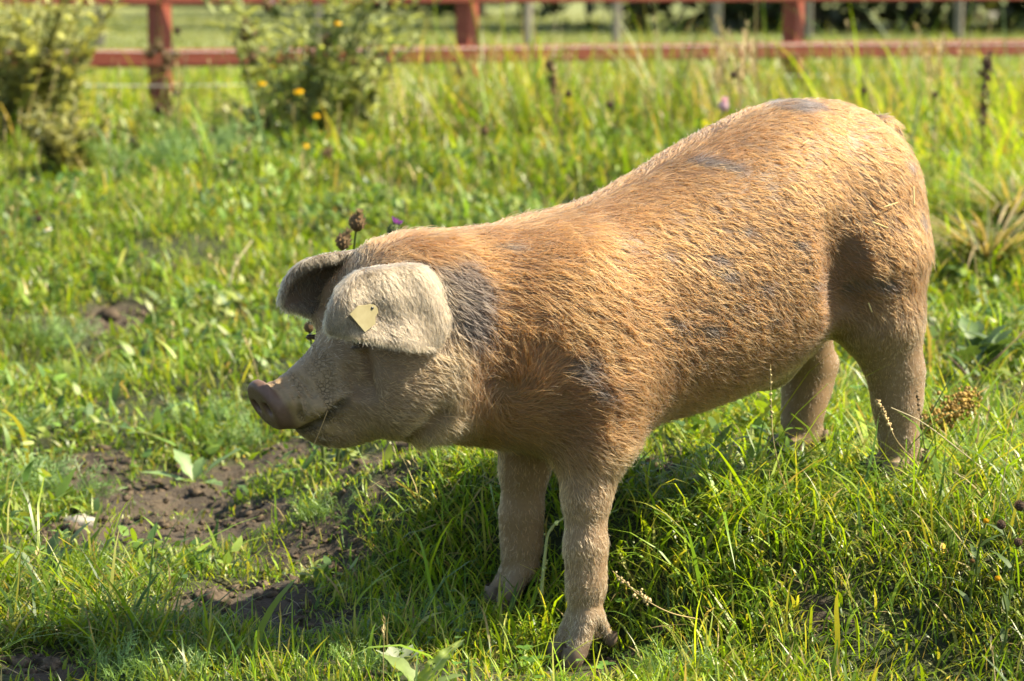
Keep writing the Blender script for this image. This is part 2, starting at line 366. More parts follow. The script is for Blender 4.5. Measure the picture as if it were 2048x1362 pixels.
# head: cheeks, jowl, brow, snout
def tcs(s): return float(np.interp(s, TC_S, TC_T))
for q in (-1, 1):
    put(ell_d((-.285, tcs(-.285) + q * .070, .455), (.095, .055, .085), R(10)), .05)
    put(ell_d((-.352, tcs(-.352) + q * .060, .598), (.045, .028, .030)), .035)
put(ell_d((-.405, tcs(-.405), .384), (.055, .040, .026)), .03)
SN = np.array([-.522, tcs(-.522), .436]); TILT = R(30)
def disc(s, t, z):
    x = (s - SN[0]) * math.cos(TILT) + (z - SN[2]) * math.sin(TILT); w = -(s - SN[0]) * math.sin(TILT) + (z - SN[2]) * math.cos(TILT); y = t - SN[1]
    q = np.sqrt((y / .92) ** 2 + (w * .97) ** 2) - .037; e = np.abs(x + .0045 * np.cos(np.clip(w / .04, -1.5, 1.5))) - .003
    return np.minimum(np.maximum(q, e), 0) + np.sqrt(np.maximum(q, 0) ** 2 + np.maximum(e, 0) ** 2) - .008
put((disc, SN - .06, SN + .06), .010)
dn = np.array([math.cos(TILT), 0, math.sin(TILT)]); dw = np.array([-math.sin(TILT), 0, math.cos(TILT)])
for q in (-1, 1):
    c = SN - dn * .014 + dw * .002 + np.array([0, q * .0190, 0])
    put(cone_d(c - dn * .012, c + dn * .020, *(.0108, .0080), (1, .9, 1.25)), .004, True)
def surf_px(px, py):
    d0 = ray(px, py)
    for k in np.arange(3.45, 5.0, .0015):
        s, t, z = wp(CP + d0 * k); i, j, l = int((s - LO[0]) / VOX + .5), int((t - LO[1]) / VOX + .5), int((z - LO[2]) / VOX + .5)
        if 0 <= i < D.shape[0] and 0 <= j < D.shape[1] and 0 <= l < D.shape[2] and D[i, j, l] < 0: return np.array([s, t, z])
    return None
def mir(P): return np.array([P[0], 2 * tcs(P[0]) - P[1], P[2]])
def groove(px, r, k, both=True):
    Q = [q for q in (surf_px(*p_) for p_ in px) if q is not None]; out = list(zip(Q, Q[1:]))
    for a_, b_ in out:
        put(cone_d(a_, b_, r, r), k, True)
        if both: put(cone_d(mir(a_), mir(b_), r, r), k, True)
    return Q
def ridge(px, r, k, push=.0):
    Q = [q for q in (surf_px(*p_) for p_ in px) if q is not None]
    for a_, b_ in zip(Q, Q[1:]): put(cone_d(a_, b_, r, r), k); put(cone_d(mir(a_), mir(b_), r, r), k)
ridge([(592, 800), (625, 815), (655, 812), (682, 798)], .010, .022)                             # upper lip
ridge([(700, 650), (722, 662), (748, 668)], .012, .02)                                          # brow
MOUTH = [(588, 862), (612, 858), (636, 846), (656, 834), (675, 818), (692, 804)]
WRK = [[(562, 762), (582, 780), (596, 806), (603, 834)], [(576, 757), (597, 776), (611, 800), (616, 822)], [(592, 752), (612, 770), (626, 792)]]
# jaw to neck crease, near elbow crease
for q in (-1, 1): put(cone_d((-.225, q * .155, .40), (-.27, q * .12, .36), .010, .010), .04, True)
mouth_q = groove(MOUTH, .0065, .005)
for w_ in WRK: groove(w_, .0052, .002)
groove([(806, 882), (832, 868), (862, 842), (884, 820)], .008, .02)                             # jowl fold
groove([(700, 742), (716, 772), (742, 786)], .006, .022); groove([(722, 700), (734, 738), (742, 768)], .005, .018)   # cheek folds below the eye
eye_p = surf_px(720, 681); put(ell_d(eye_p, (.020, .014, .010), R(-12)), .010, True); put(ell_d(mir(eye_p), (.020, .014, .010), R(-12)), .010, True)
for q in (eye_p, mir(eye_p)): put(cone_d(q + (-.014, 0, -.012), q + (.016, 0, -.013), .0045, .0045), .006)
fq = [surf_px(*q_) + (0, .020, 0) for q_ in ((1672, 470), (1680, 530), (1682, 580), (1690, 610))]
for a_, b_ in zip(fq, fq[1:]): put(cone_d(a_, b_, .022, .022), .05, True)   # hollow of the flank
# tail
chain([(.735, -.02, .815, .026), (.775, -.03, .842, .015), (.800, -.03, .838, .012), (.810, -.025, .815, .010), (.802, -.015, .80, .007)], .02)

# ears: curved sheets
def catm(Pg, n):
    Pg = np.asarray(Pg, float); m = len(Pg); u = np.linspace(0, m - 1, n); i = np.clip(u.astype(int), 0, m - 2); f = (u - i)[:, None, None]
    Q = np.concatenate([[2 * Pg[0] - Pg[1]], Pg, [2 * Pg[-1] - Pg[-2]]]); a, b, c, d = Q[i], Q[i + 1], Q[i + 2], Q[i + 3]
    return .5 * (2 * b + (c - a) * f + (2 * a - 5 * b + 4 * c - d) * f ** 2 + (3 * b - a - 3 * c + d) * f ** 3)
def sheet(rows, nu=46, nv=46):
    P = np.array([[on_t(*q) for q in r] for r in rows]); P = catm(P, nv); P = catm(P.transpose(1, 0, 2), nu).transpose(1, 0, 2); return P
NEAR_EAR = [[(706, 572, .045), (738, 556, .050), (786, 550, .050), (826, 550, .048), (846, 566, .045)],
            [(688, 570, .080), (724, 546, .092), (780, 538, .096), (834, 536, .092), (864, 556, .072)],
            [(668, 604, .098), (704, 586, .112), (768, 582, .114), (836, 584, .113), (881, 600, .090)],
            [(658, 634, .100), (696, 628, .116), (758, 632, .117), (830, 640, .117), (889, 645, .098)],
            [(659, 655, .100), (696, 660, .117), (745, 670, .124), (812, 684, .128), (874, 686, .106)]]
FAR_EAR = [[(712, 506, -.075), (700, 530, -.105), (690, 575, -.115), (668, 628, -.105)],
           [(660, 512, -.085), (655, 535, -.140), (650, 580, -.155), (648, 632, -.120)],
           [(612, 524, -.100), (610, 545, -.145), (612, 585, -.158), (618, 626, -.130)],
           [(578, 556, -.112), (576, 572, -.138), (580, 592, -.145), (592, 616, -.130)],
           [(563, 592, -.120), (562, 598, -.130), (564, 604, -.134), (570, 611, -.130)]]
ear_pts = []
for rows, rad in ((NEAR_EAR, .0060), (FAR_EAR, .0058)):
    P = sheet(rows).reshape(-1, 3); P[:, 1] += .0022 * np.sin(P[:, 0] * 75 + P[:, 2] * 30) + .003 * (fbm(P[:, 0] * 25, P[:, 2] * 25, 2) - .5); ear_pts.append(P)
    kd = KDTree(len(P))
    for i, p_ in enumerate(P): kd.insert(p_, i)
    kd.balance()
    b = blk(P.min(0), P.max(0), .03); G = np.stack(np.broadcast_arrays(S_[b[0]], T_[:, b[1]], Z_[:, :, b[2]]), -1); sh = G.shape[:3]
    dd = np.array([kd.find(g_)[2] for g_ in G.reshape(-1, 3)], np.float32).reshape(sh) - rad
    D[b] = smin(D[b], dd, .007)

def surface_nets(D):
    nx, ny, nz = D.shape; ins = D < 0
    cnt = np.zeros((nx - 1, ny - 1, nz - 1), np.int8)
    for a in (0, 1):
        for b in (0, 1):
            for c in (0, 1): cnt += ins[a:nx - 1 + a, b:ny - 1 + b, c:nz - 1 + c]
    act = np.argwhere((cnt > 0) & (cnt < 8)); ids = -np.ones(cnt.shape, np.int64); ids[tuple(act.T)] = np.arange(len(act))
    acc = np.zeros((len(act), 3)); num = np.zeros(len(act))
    cor = [(a, b, c) for a in (0, 1) for b in (0, 1) for c in (0, 1)]
    for p in cor:
        for ax in range(3):
            if p[ax]: continue
            q = list(p); q[ax] = 1
            d0 = D[tuple((act + p).T)]; d1 = D[tuple((act + q).T)]; m = (d0 < 0) != (d1 < 0)
            u = d0[m] / (d0[m] - d1[m]); base = np.repeat(np.array(p, float)[None], m.sum(), 0); base[:, ax] += u
            acc[m] += base; num[m] += 1
    V = act + acc / num[:, None]
    F = []
    for ax in range(3):
        o = [i for i in range(3) if i != ax]
        s0 = [slice(1, -1)] * 3; s0[ax] = slice(0, -1); s1 = list(s0); s1[ax] = slice(1, None)
        a, b = ins[tuple(s0)], ins[tuple(s1)]; e = np.argwhere(a != b); flip = b[tuple(e.T)]
        e = e + np.array([0 if i == ax else 1 for i in range(3)])
        def cell(i, j):
            g = e.copy(); g[:, o[0]] -= i; g[:, o[1]] -= j; return ids[tuple(g.T)]
        q = np.stack([cell(0, 0), cell(1, 0), cell(1, 1), cell(0, 1)], -1)
        if ax == 1: flip = ~flip
        q[flip] = q[flip][:, ::-1]; F.append(q)
    return V, np.concatenate(F)
PV, PF = surface_nets(D); PV = LO + PV * VOX
# keep only faces with all cells; relax a little
nb_s = np.zeros_like(PV); nb_n = np.zeros(len(PV)); E2 = np.concatenate([PF[:, [0, 1]], PF[:, [1, 2]], PF[:, [2, 3]], PF[:, [3, 0]]])
for it in range(1):
    nb_s[:] = 0; nb_n[:] = 0
    np.add.at(nb_s, E2[:, 0], PV[E2[:, 1]]); np.add.at(nb_n, E2[:, 0], 1); PV = PV * .5 + .5 * nb_s / np.maximum(nb_n, 1)[:, None]

# coat colouring (dirt, spots, the pale muzzle and shanks are the animal's own; the dark groin patch is painted shade)
CO = {'ginger': (.118, .0445, .0112), 'deep': (.080, .0285, .0066), 'grey': (.192, .118, .056), 'pale': (.132, .098, .062), 'shank': (.235, .140, .066), 'snout': (.092, .052, .039), 'mud': (.215, .150, .082), 'spot': (.009, .009, .0108)}
CO = {k: np.array(v) for k, v in CO.items()}
SPOTS_AND_SHADE = [(922, 565, 60, 46), (958, 620, 42, 66), (1135, 735, 30, 30), (1160, 770, 24, 26), (1420, 312, 44, 20), (1475, 335, 34, 14), (1250, 490, 18, 9), (1405, 525, 28, 12), (1435, 552, 26, 14), (1330, 635, 24, 10), (1405, 640, 24, 12), (1465, 607, 18, 10),
         (1565, 478, 18, 11), (1528, 634, 26, 9), (1505, 558, 18, 9), (1325, 520, 14, 9), (1808, 318, 14, 14), (1822, 440, 20, 22), (1690, 575, 20, 26), (1735, 572, 34, 18), (1600, 560, 20, 8), (1480, 455, 16, 9), (1065, 490, 22, 7)]  # coat spots, plus shade of the groin put into the coat colour
def kdear():
    out = []
    for P in ear_pts:
        kd = KDTree(len(P))
        for i, p_ in enumerate(P): kd.insert(p_, i)
        kd.balance(); out.append(kd)
    return out
KE = kdear()
def ear_mask(P):
    m = np.zeros(len(P)); w = np.where((P[:, 0] < -.12) & (P[:, 2] > .5))[0]
    for i in w: m[i] = max(0, 1 - max(0, min(KE[0].find(P[i])[2], KE[1].find(P[i])[2]) - .010) / .010)
    return m
def project(P):
    v = pw(P[:, 0], P[:, 1], P[:, 2]) - CP; zz = v @ FW
    return 1024 + FPX * (v @ RT) / zz, 681 - FPX * (v @ UP) / zz
spot_shade_c = [(on_t(px, py, .15), rx * 4.2 / FPX / .83, ry * 4.2 / FPX) for px, py, rx, ry in SPOTS_AND_SHADE]
spot_shade_c.append((np.array([.52, -.0, .893]), .05, .012)); 
def coat(P, em):
    s, t, z = P.T; n1 = fbm(s * 14 + 5, z * 14 + t * 9, 3); n2 = fbm(s * 45, z * 45 + t * 30, 2)
    c = CO['ginger'] * (1 - n1[:, None] * .0) + (CO['deep'] - CO['ginger']) * sstep(.35, .7, n1)[:, None]
    def mixc(c, k, m): return c + (CO[k] - c) * np.clip(m, 0, 1)[:, None]
    c = mixc(c, 'shank', sstep(.40, .20, z - .19 * sstep(.2, .6, s)) * .9)
    c = mixc(c, 'grey', .75 * sstep(-.20, -.31, s + .06 * (n1 - .5)) * sstep(.72, .62, z + .1 * (n1 - .5)))
    c = mixc(c, 'mud', .8 * sstep(-.40, -.46, s + .05 * (n1 - .5)))
    c = mixc(c, 'mud', .7 * sstep(.12, .05, z - .19 * sstep(.2, .6, s) + .06 * (n1 - .5)))
    c = mixc(c, 'pale', em * .95)
    dd = (s - SN[0]) * dn[0] + (z - SN[2]) * dn[2]; rr = np.sqrt((t - SN[1]) ** 2 + ((s - SN[0]) * dw[0] + (z - SN[2]) * dw[2]) ** 2)
    c = mixc(c, 'snout', sstep(.014, .002, dd + .010 * (n2 - .5)) * (rr < .06) * .95)
    sp = np.zeros(len(P)); jx = .05 * (n2 - .5); jz = .05 * (n1 - .5)
    for (q, rx, ry) in spot_shade_c:
        m = 1 - sstep(.60, 1.10, np.sqrt(((s + jx - q[0] - .3 * (q[2] - z) * 0) / rx) ** 2 + ((z + jz - q[2]) / ry) ** 2)); sp = np.maximum(sp, m * ((t > 0.02) | (q[1] < .1)))
    sp *= (1 - em)
    c = mixc(c, 'spot', sp * .92)
    def near(Q, r):
        Q = np.array(Q); Q = np.concatenate([Q, np.array([mir(q) for q in Q])]); o = np.zeros(len(P)); w_ = np.where(P[:, 0] < -.2)[0]; dd_ = np.min(np.linalg.norm(P[w_][:, None] - Q[None], axis=2), 1); o[w_] = 1 - sstep(r * .5, r, dd_); return o
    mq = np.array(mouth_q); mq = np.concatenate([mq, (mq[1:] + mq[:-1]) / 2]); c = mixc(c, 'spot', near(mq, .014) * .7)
    c = mixc(c, 'spot', near([eye_p, eye_p + (.024, 0, .001), eye_p + (.012, 0, .002), eye_p + (-.010, 0, 0)], .018) * .95)
    c = mixc(c, 'deep', near([eye_p + (.004 + .003 * k, 0, -.012 - .009 * k) for k in range(8)], .011) * .75)
    return c, sp
em = ear_mask(PV); pcol, psp = coat(PV, em)
PW = pw(PV[:, 0], PV[:, 1], PV[:, 2])
def skin_mat():
    m, nt, out = new_mat('pig_skin'); L = nt.links; a = attr(nt, 'col'); c = attr(nt, 'crust'); geo = N(nt, 'ShaderNodeNewGeometry')
    p = N(nt, 'ShaderNodeBsdfPrincipled', Roughness=.55); p.inputs['Specular IOR Level'].default_value = .3
    n1 = N(nt, 'ShaderNodeTexNoise', Scale=180.0, Detail=4.0); vo = N(nt, 'ShaderNodeTexVoronoi', feature='DISTANCE_TO_EDGE', Scale=150.0); n2 = N(nt, 'ShaderNodeTexNoise', Scale=40.0, Detail=6.0)
    dv = N(nt, 'ShaderNodeVectorMath', operation='ADD'); sc_ = N(nt, 'ShaderNodeVectorMath', operation='SCALE'); sc_.inputs['Scale'].default_value = .0055
    L.new(geo.outputs['Position'], n2.inputs['Vector']); L.new(n2.outputs['Color'], sc_.inputs[0]); L.new(geo.outputs['Position'], dv.inputs[0]); L.new(sc_.outputs[0], dv.inputs[1]); L.new(dv.outputs[0], vo.inputs['Vector']); L.new(geo.outputs['Position'], n1.inputs['Vector'])
    st = N(nt, 'ShaderNodeMapRange'); st.inputs[1].default_value = 0; st.inputs[2].default_value = .12; L.new(vo.outputs[0], st.inputs[0])
    mu = N(nt, 'ShaderNodeMath', operation='MULTIPLY'); L.new(st.outputs[0], mu.inputs[0]); L.new(c.outputs['Fac'], mu.inputs[1])
    ad = N(nt, 'ShaderNodeMath', operation='ADD'); L.new(mu.outputs[0], ad.inputs[0]); m3 = N(nt, 'ShaderNodeMath', operation='MULTIPLY'); m3.inputs[1].default_value = .15; L.new(n1.outputs[0], m3.inputs[0]); L.new(m3.outputs[0], ad.inputs[1])
    b = N(nt, 'ShaderNodeBump', Strength=.9, Distance=.004); L.new(ad.outputs[0], b.inputs['Height']); L.new(b.outputs[0], p.inputs['Normal'])
    mr = N(nt, 'ShaderNodeMapRange'); mr.inputs[3].default_value = .72; mr.inputs[4].default_value = 1.2; L.new(n1.outputs[0], mr.inputs[0])
    mx = N(nt, 'ShaderNodeMix', data_type='RGBA', blend_type='MULTIPLY'); mx.inputs[0].default_value = 1; L.new(a.outputs['Color'], mx.inputs[6]); L.new(mr.outputs[0], mx.inputs[7])
    ck = N(nt, 'ShaderNodeMapRange'); ck.inputs[1].default_value = 0; ck.inputs[2].default_value = .09; ck.inputs[3].default_value = .42; ck.inputs[4].default_value = 1.0; L.new(vo.outputs[0], ck.inputs[0])
    cm = N(nt, 'ShaderNodeMix', data_type='RGBA', blend_type='MULTIPLY'); L.new(c.outputs['Fac'], cm.inputs[0]); L.new(mx.outputs[2], cm.inputs[6]); L.new(ck.outputs[0], cm.inputs[7])
    L.new(cm.outputs[2], p.inputs['Base Color']); L.new(p.outputs[0], out.inputs[0]); return m
pig_loc = np.array([.068, 4.11, 0.])
crust = .8 * (1 - em) * sstep(.30, .54, fbm(PV[:, 0] * 30 + 4, PV[:, 2] * 30 + PV[:, 1] * 20, 3)) * sstep(-.40, -.45, PV[:, 0]) * sstep(.012, .020, np.abs((PV[:, 0] - SN[0]) * dn[0] + (PV[:, 2] - SN[2]) * dn[2]))
bm_ = sstep(-.40, -.45, PV[:, 0])[:, None] * (1 - em[:, None])
me = mesh_np('pig', PW - pig_loc, None, PF, pcol * (.5 + .5 * bm_) + np.array([.050, .034, .022]) * (1 - bm_), skin_mat(), True, {'crust': crust})
pig = link('pig', me); pig.location = pig_loc
tag(pig, 'ginger haired pig with grey spots and muddy snout standing in the grass', 'pig')

# fur: combed strands over the whole body, bare on the snout disc
def tri_data():
    T3 = np.concatenate([PF[:, [0, 1, 2]], PF[:, [0, 2, 3]]]); a, b, c = PV[T3[:, 0]], PV[T3[:, 1]], PV[T3[:, 2]]
    n_ = np.cross(b - a, c - a); return T3, n_, np.linalg.norm(n_, axis=1) / 2
T3, TN, TA = tri_data()
VN = np.zeros_like(PV)
for k in range(3): np.add.at(VN, T3[:, k], TN)
VN /= np.linalg.norm(VN, axis=1)[:, None] + 1e-12
def groom(P, n_, em_, g, nh):
    s, t, z = P.T; zl = z - .19 * sstep(.2, .6, s); side = np.sign(t)
    d = np.stack([np.ones(nh), np.zeros(nh), -.45 * np.ones(nh)], -1)
    hip = sstep(.50, .72, s); d += hip[:, None] * np.array([-.45, 0, -.55])
    leg = sstep(.36, .24, zl); d = d * (1 - leg[:, None]) + leg[:, None] * np.array([.22, 0, -1.])
    hd = sstep(-.2, -.3, s); d = d * (1 - hd[:, None]) + hd[:, None] * np.array([.9, 0, -.32])
    top = sstep(.5, .9, n_[:, 2]) * (1 - leg); d[:, 1] += .35 * top * side
    d = d * (1 - em_[:, None]) + em_[:, None] * np.array([.15, 0, -1.])
    w0 = on_t(1035, 790, .16); rx, rz = s - w0[0], z - w0[2]; rr = np.sqrt(rx ** 2 + rz ** 2); wv = np.exp(-(rr / .085) ** 2) * (t > 0) * 2.6
    d[:, 0] += wv * (-rz / (rr + 1e-4) * .9 + .45 * rx / (rr + 1e-4)); d[:, 2] += wv * (rx / (rr + 1e-4) * .9 + .45 * rz / (rr + 1e-4))
    nb = sstep(-.05, -.14, s) * sstep(.46, .38, z) * (1 - hd); d += nb[:, None] * np.array([-.9, 0, .25])
    a1 = (fbm(s * 13 + 3, z * 13 + t * 9, 2) - .5) * 1.0 + (fbm(s * 60, z * 60 + t * 40, 1) - .5) * .5 + g.normal(0, .24, nh)
    d -= (d * n_).sum(1)[:, None] * n_; d /= np.linalg.norm(d, axis=1)[:, None] + 1e-6
    bt = np.cross(n_, d); return d * np.cos(a1)[:, None] + bt * np.sin(a1)[:, None]
def make_fur(NH, g):
    cs = PV[T3].mean(1); ear_c = em[T3].mean(1); dens = TA * np.where(cs[:, 1] < -.06, .35, 1.0) * np.where(cs[:, 0] < -.2, 2.0, 1.0) * (1 + 5.0 * ear_c) * (1 + 1.4 * sstep(.36, .2, cs[:, 2] - .19 * sstep(.2, .6, cs[:, 0])))
    dd = np.abs((cs[:, 0] - SN[0]) * dn[0] + (cs[:, 2] - SN[2]) * dn[2]); dens = dens * sstep(.012, .03, np.where(np.linalg.norm(cs - SN, axis=1) < .075, dd, 1)) * np.where((cs[:, 0] < -.40) & (ear_c < .3), .12 + .88 * sstep(-.46, -.395, cs[:, 0]), 1)
    ti = g.choice(len(T3), NH, p=dens / dens.sum()); u = g.random((NH, 2)); fl = u.sum(1) > 1; u[fl] = 1 - u[fl]; w = np.stack([1 - u.sum(1), u[:, 0], u[:, 1]], -1)
    P = (PV[T3[ti]] * w[..., None]).sum(1); n_ = (VN[T3[ti]] * w[..., None]).sum(1); n_ /= np.linalg.norm(n_, axis=1)[:, None]
    em_ = (em[T3[ti]] * w).sum(1); c = (pcol[T3[ti]] * w[..., None]).sum(1); sp = (psp[T3[ti]] * w).sum(1)
    s, t, z = P.T; zl = z - .19 * sstep(.2, .6, s)
    d = groom(P, n_, em_, g, NH)
    Ln = (.026 + .014 * sstep(.25, -.05, s)) * (.6 + .7 * g.random(NH)); Ln *= 1 - .68 * sstep(.38, .24, zl); Ln *= 1 - .60 * sstep(-.27, -.37, s) * (1 - em_); Ln *= 1 - .62 * em_; Ln *= 1 - .45 * sstep(-.42, -.5, s) * (1 - em_)
    Ln *= 1 + .35 * ((g.random(NH) < .06))
    lift = np.clip(.20 + .14 * g.normal(size=NH), .08, .9) - .04 * em_
    bt = np.cross(n_, d); curl = g.normal(0, .6, NH)
    K = 5; us = np.linspace(0, 1, K); pts = np.zeros((NH, K, 3)); p = P - n_ * .001; pts[:, 0] = p
    for k in range(1, K):
        um = (us[k] + us[k - 1]) / 2; an = curl * um; lf = lift * (1 - .9 * um) + .02
        dr = d * np.cos(an)[:, None] + bt * np.sin(an)[:, None] + n_ * lf[:, None]; dr[:, 2] -= .18 * um
        dr /= np.linalg.norm(dr, axis=1)[:, None]; p = p + dr * (Ln / (K - 1))[:, None]; pts[:, k] = p
    # clumps: strands lean towards a neighbour's strand at the tip
    gi = g.choice(NH, NH // 9, replace=False); kd = KDTree(len(gi))
    for j, i in enumerate(gi): kd.insert(P[i], j)
    kd.balance(); near = gi[np.array([kd.find(q)[1] for q in P])]
    cl = np.clip(.22 + .2 * g.normal(size=NH), 0, .8) * (1 - .5 * em_)
    for k in range(1, K): pts[:, k] += (pts[near, k] + (P - P[near]) * .25 - pts[:, k]) * (cl * us[k])[:, None]
    c = c * (1 + .0 * c); tone = np.exp(g.normal(-.08, .48, NH))[:, None]; c = c * tone
    pale = (g.random(NH) < .06)[:, None]; c = np.where(pale, c * .5 + np.array([.28, .165, .075]) * .5, c)
    c = c + sp[:, None] * np.array([.014, .010, .007])
    return pw(pts[..., 0], pts[..., 1], pts[..., 2]) - pig_loc, np.clip(c, 0, .85), K
def fur_mat():
    m, nt, out = new_mat('pig_bristles'); L = nt.links; a = attr(nt, 'hair_col')
    hb = N(nt, 'ShaderNodeBsdfHairPrincipled'); hb.parametrization = 'COLOR'; hb.inputs['Roughness'].default_value = .55; hb.inputs['Radial Roughness'].default_value = .5
    if 'Random Roughness' in hb.inputs: hb.inputs['Random Roughness'].default_value = .2
    L.new(a.outputs['Color'], hb.inputs['Color']); L.new(hb.outputs[0], out.inputs[0]); return m
def add_fur(name, NH, g):
    pts, c, K = make_fur(NH, g)
    hc = bpy.data.hair_curves.new(name); hc.add_curves([K] * NH)
    hc.attributes['position'].data.foreach_set('vector', pts.astype(np.float32).ravel())
    r_ = hc.attributes.get('radius') or hc.attributes.new('radius', 'FLOAT', 'POINT')
    r_.data.foreach_set('value', np.tile(np.array([.00036, .00037, .00034, .00025, .00009], np.float32), NH))
    ca = hc.attributes.new('hair_col', 'FLOAT_COLOR', 'CURVE'); c4 = np.ones((NH, 4), np.float32); c4[:, :3] = c; ca.data.foreach_set('color', c4.ravel())
    hc.materials.append(fur_mat()); o = link(name, hc, pig); o['kind'] = 'stuff'; return o
add_fur('fur', 240000, np.random.default_rng(3))

# eyes, hooves, ear tag
for q in (-1, 1):
    mb = MB(); c0 = (eye_p if q > 0 else mir(eye_p)) + (0, -q * (.0095 if q > 0 else .022), 0); c = pw(*c0); mb.blob(c, .0092, (1, 1, 1), 14, 10); mb.obj('eye', M_eye, pig)
def hoof(fs, ft, g, ln, rad, hgt, nm):
    mb = MB(); prof = [(0, 1.0, .0), (.35, 1.0, .35), (.75, .75, .75), (1.0, .35, 1.0)]; n = 10; rows = []
    for u, r_, f in prof:
        cs_ = fs - ln * f * .6; zz = g + hgt * (1 - u) ; aa = np.arange(n) / n * 2 * math.pi
        rows.append(pw(cs_ + rad * r_ * 1.15 * np.cos(aa), ft + rad * r_ * .85 * np.sin(aa), np.full(n, zz)))
    F = [(i * n + j, i * n + (j + 1) % n, (i + 1) * n + (j + 1) % n, (i + 1) * n + j) for i in range(3) for j in range(n)]
    V = np.concatenate(rows + [rows[-1].mean(0)[None]]); mb.add(V, [(3 * n + j, 3 * n + (j + 1) % n, 4 * n) for j in range(n)], F, (1, 1, 1)); mb.obj(nm, M_hoof, pig)
for (fs, ft, fz), g in FEET:
    for q in (-1, 1):
        hoof(fs - .030, ft + q * .0215, g - .006, .026, .0215, .046, 'hoof'); hoof(fs + .040, ft + q * .0215, g + .026, -.006, .0115, .026, 'dewclaw')
tg = [(697, 628), (715, 611), (732, 610), (741, 608), (750, 610), (756, 617), (757, 625), (751, 633), (751, 648), (729, 664)]
zf = np.array([on_t(px, py, .131) for i, (px, py) in enumerate(tg)]); zf[:, 1] += (zf[:, 0] - zf[:, 0].mean()) * -.10
ctr = zf.mean(0); hole = on_t(744, 616, .131); aa = np.arange(10) / 10 * 2 * math.pi
hv = np.stack([hole[0] + .0024 * np.cos(aa), np.full(10, zf[:, 1].mean()), hole[2] + .0024 * np.sin(aa)], -1)
mb = MB(); fr = np.array([0, .0012, 0]); n = len(tg)
V = np.concatenate([zf + fr, zf - fr, [ctr + fr, ctr - fr]]); V = pw(V[:, 0], V[:, 1], V[:, 2])
mb.add(V, [(i, (i + 1) % n, 2 * n) for i in range(n)] + [((i + 1) % n + n, i + n, 2 * n + 1) for i in range(n)], [(i + n, (i + 1) % n + n, (i + 1) % n, i) for i in range(n)])
tago = mb.obj('ear_tag', M_tag, pig, smooth=False)
mb = MB(); hp = pw(hole[0], zf[:, 1].mean() + .0008, hole[2]); cap = []
for k in range(2): cap.append(pw(hv[:, 0], hv[:, 1] + .0005 + .0012 * k, hv[:, 2]))
V = np.concatenate(cap + [cap[1].mean(0)[None]]); mb.add(V, [(10 + j, 10 + (j + 1) % 10, 20) for j in range(10)], [(j, (j + 1) % 10, 10 + (j + 1) % 10, 10 + j) for j in range(10)])
pin = mb.obj('tag_pin', M_black, tago, origin=pig_loc)

# ------------------------------------------------------------------ woodland and far field
def leafcloud(mb, c, r, n, size, cols, g, flat=.0):
    u = g.normal(size=(n, 3)); u /= np.linalg.norm(u, axis=1)[:, None]; rad = g.random(n) ** .45
    P = np.asarray(c) + u * rad[:, None] * np.asarray(r)
    a = g.normal(size=(n, 3)); a /= np.linalg.norm(a, axis=1)[:, None]; b = np.cross(a, g.normal(size=(n, 3))); b /= np.linalg.norm(b, axis=1)[:, None]
    sz = size * (.6 + .8 * g.random(n))[:, None]
    V = np.stack([P - a * sz, P + b * sz * .5, P + a * sz, P - b * sz * .5], 1).reshape(-1, 3)
    cc = np.asarray(cols)[g.integers(0, len(cols), n)] * np.exp(g.normal(0, .2, (n, 1)))
    mb.add(V, (), np.arange(4 * n).reshape(-1, 4), np.repeat(cc, 4, 0))
g = np.random.default_rng(11); mb = MB()
for i in range(34):
    u = i / 33; x = -16 + 38 * u + g.normal(0, .5); y = 57 - 25 * sstep(-7, 3, x) + g.normal(0, 1.0); s = 1.6 + 1.2 * g.random()
    if x < -7: s *= .8
    z0 = float(h_base(np.array(x), np.array(y)))
    leafcloud(mb, (x, y, z0 + s * .8), (s * 1.1, s * .9, s * .95), 1900, .13, [(.030, .045, .014), (.045, .050, .018), (.022, .034, .012), (.060, .048, .022)], g)
    leafcloud(mb, (x + g.normal(0, .6), y + 1.2, z0 + s * 2.2), (s * 1.1, s, s * 1.1), 900, .16, [(.030, .045, .014), (.045, .055, .018)], g)
    mb.tube([(x, y + .8, z0 - .2), (x + .1, y + .9, z0 + s), (x, y + .9, z0 + 2 * s)], [.14, .11, .05], (.06, .045, .035), 6)
tag(mb.obj('woodland', M_leaf), 'dark scrubby woodland edge beyond the far field', None, None, 'stuff')

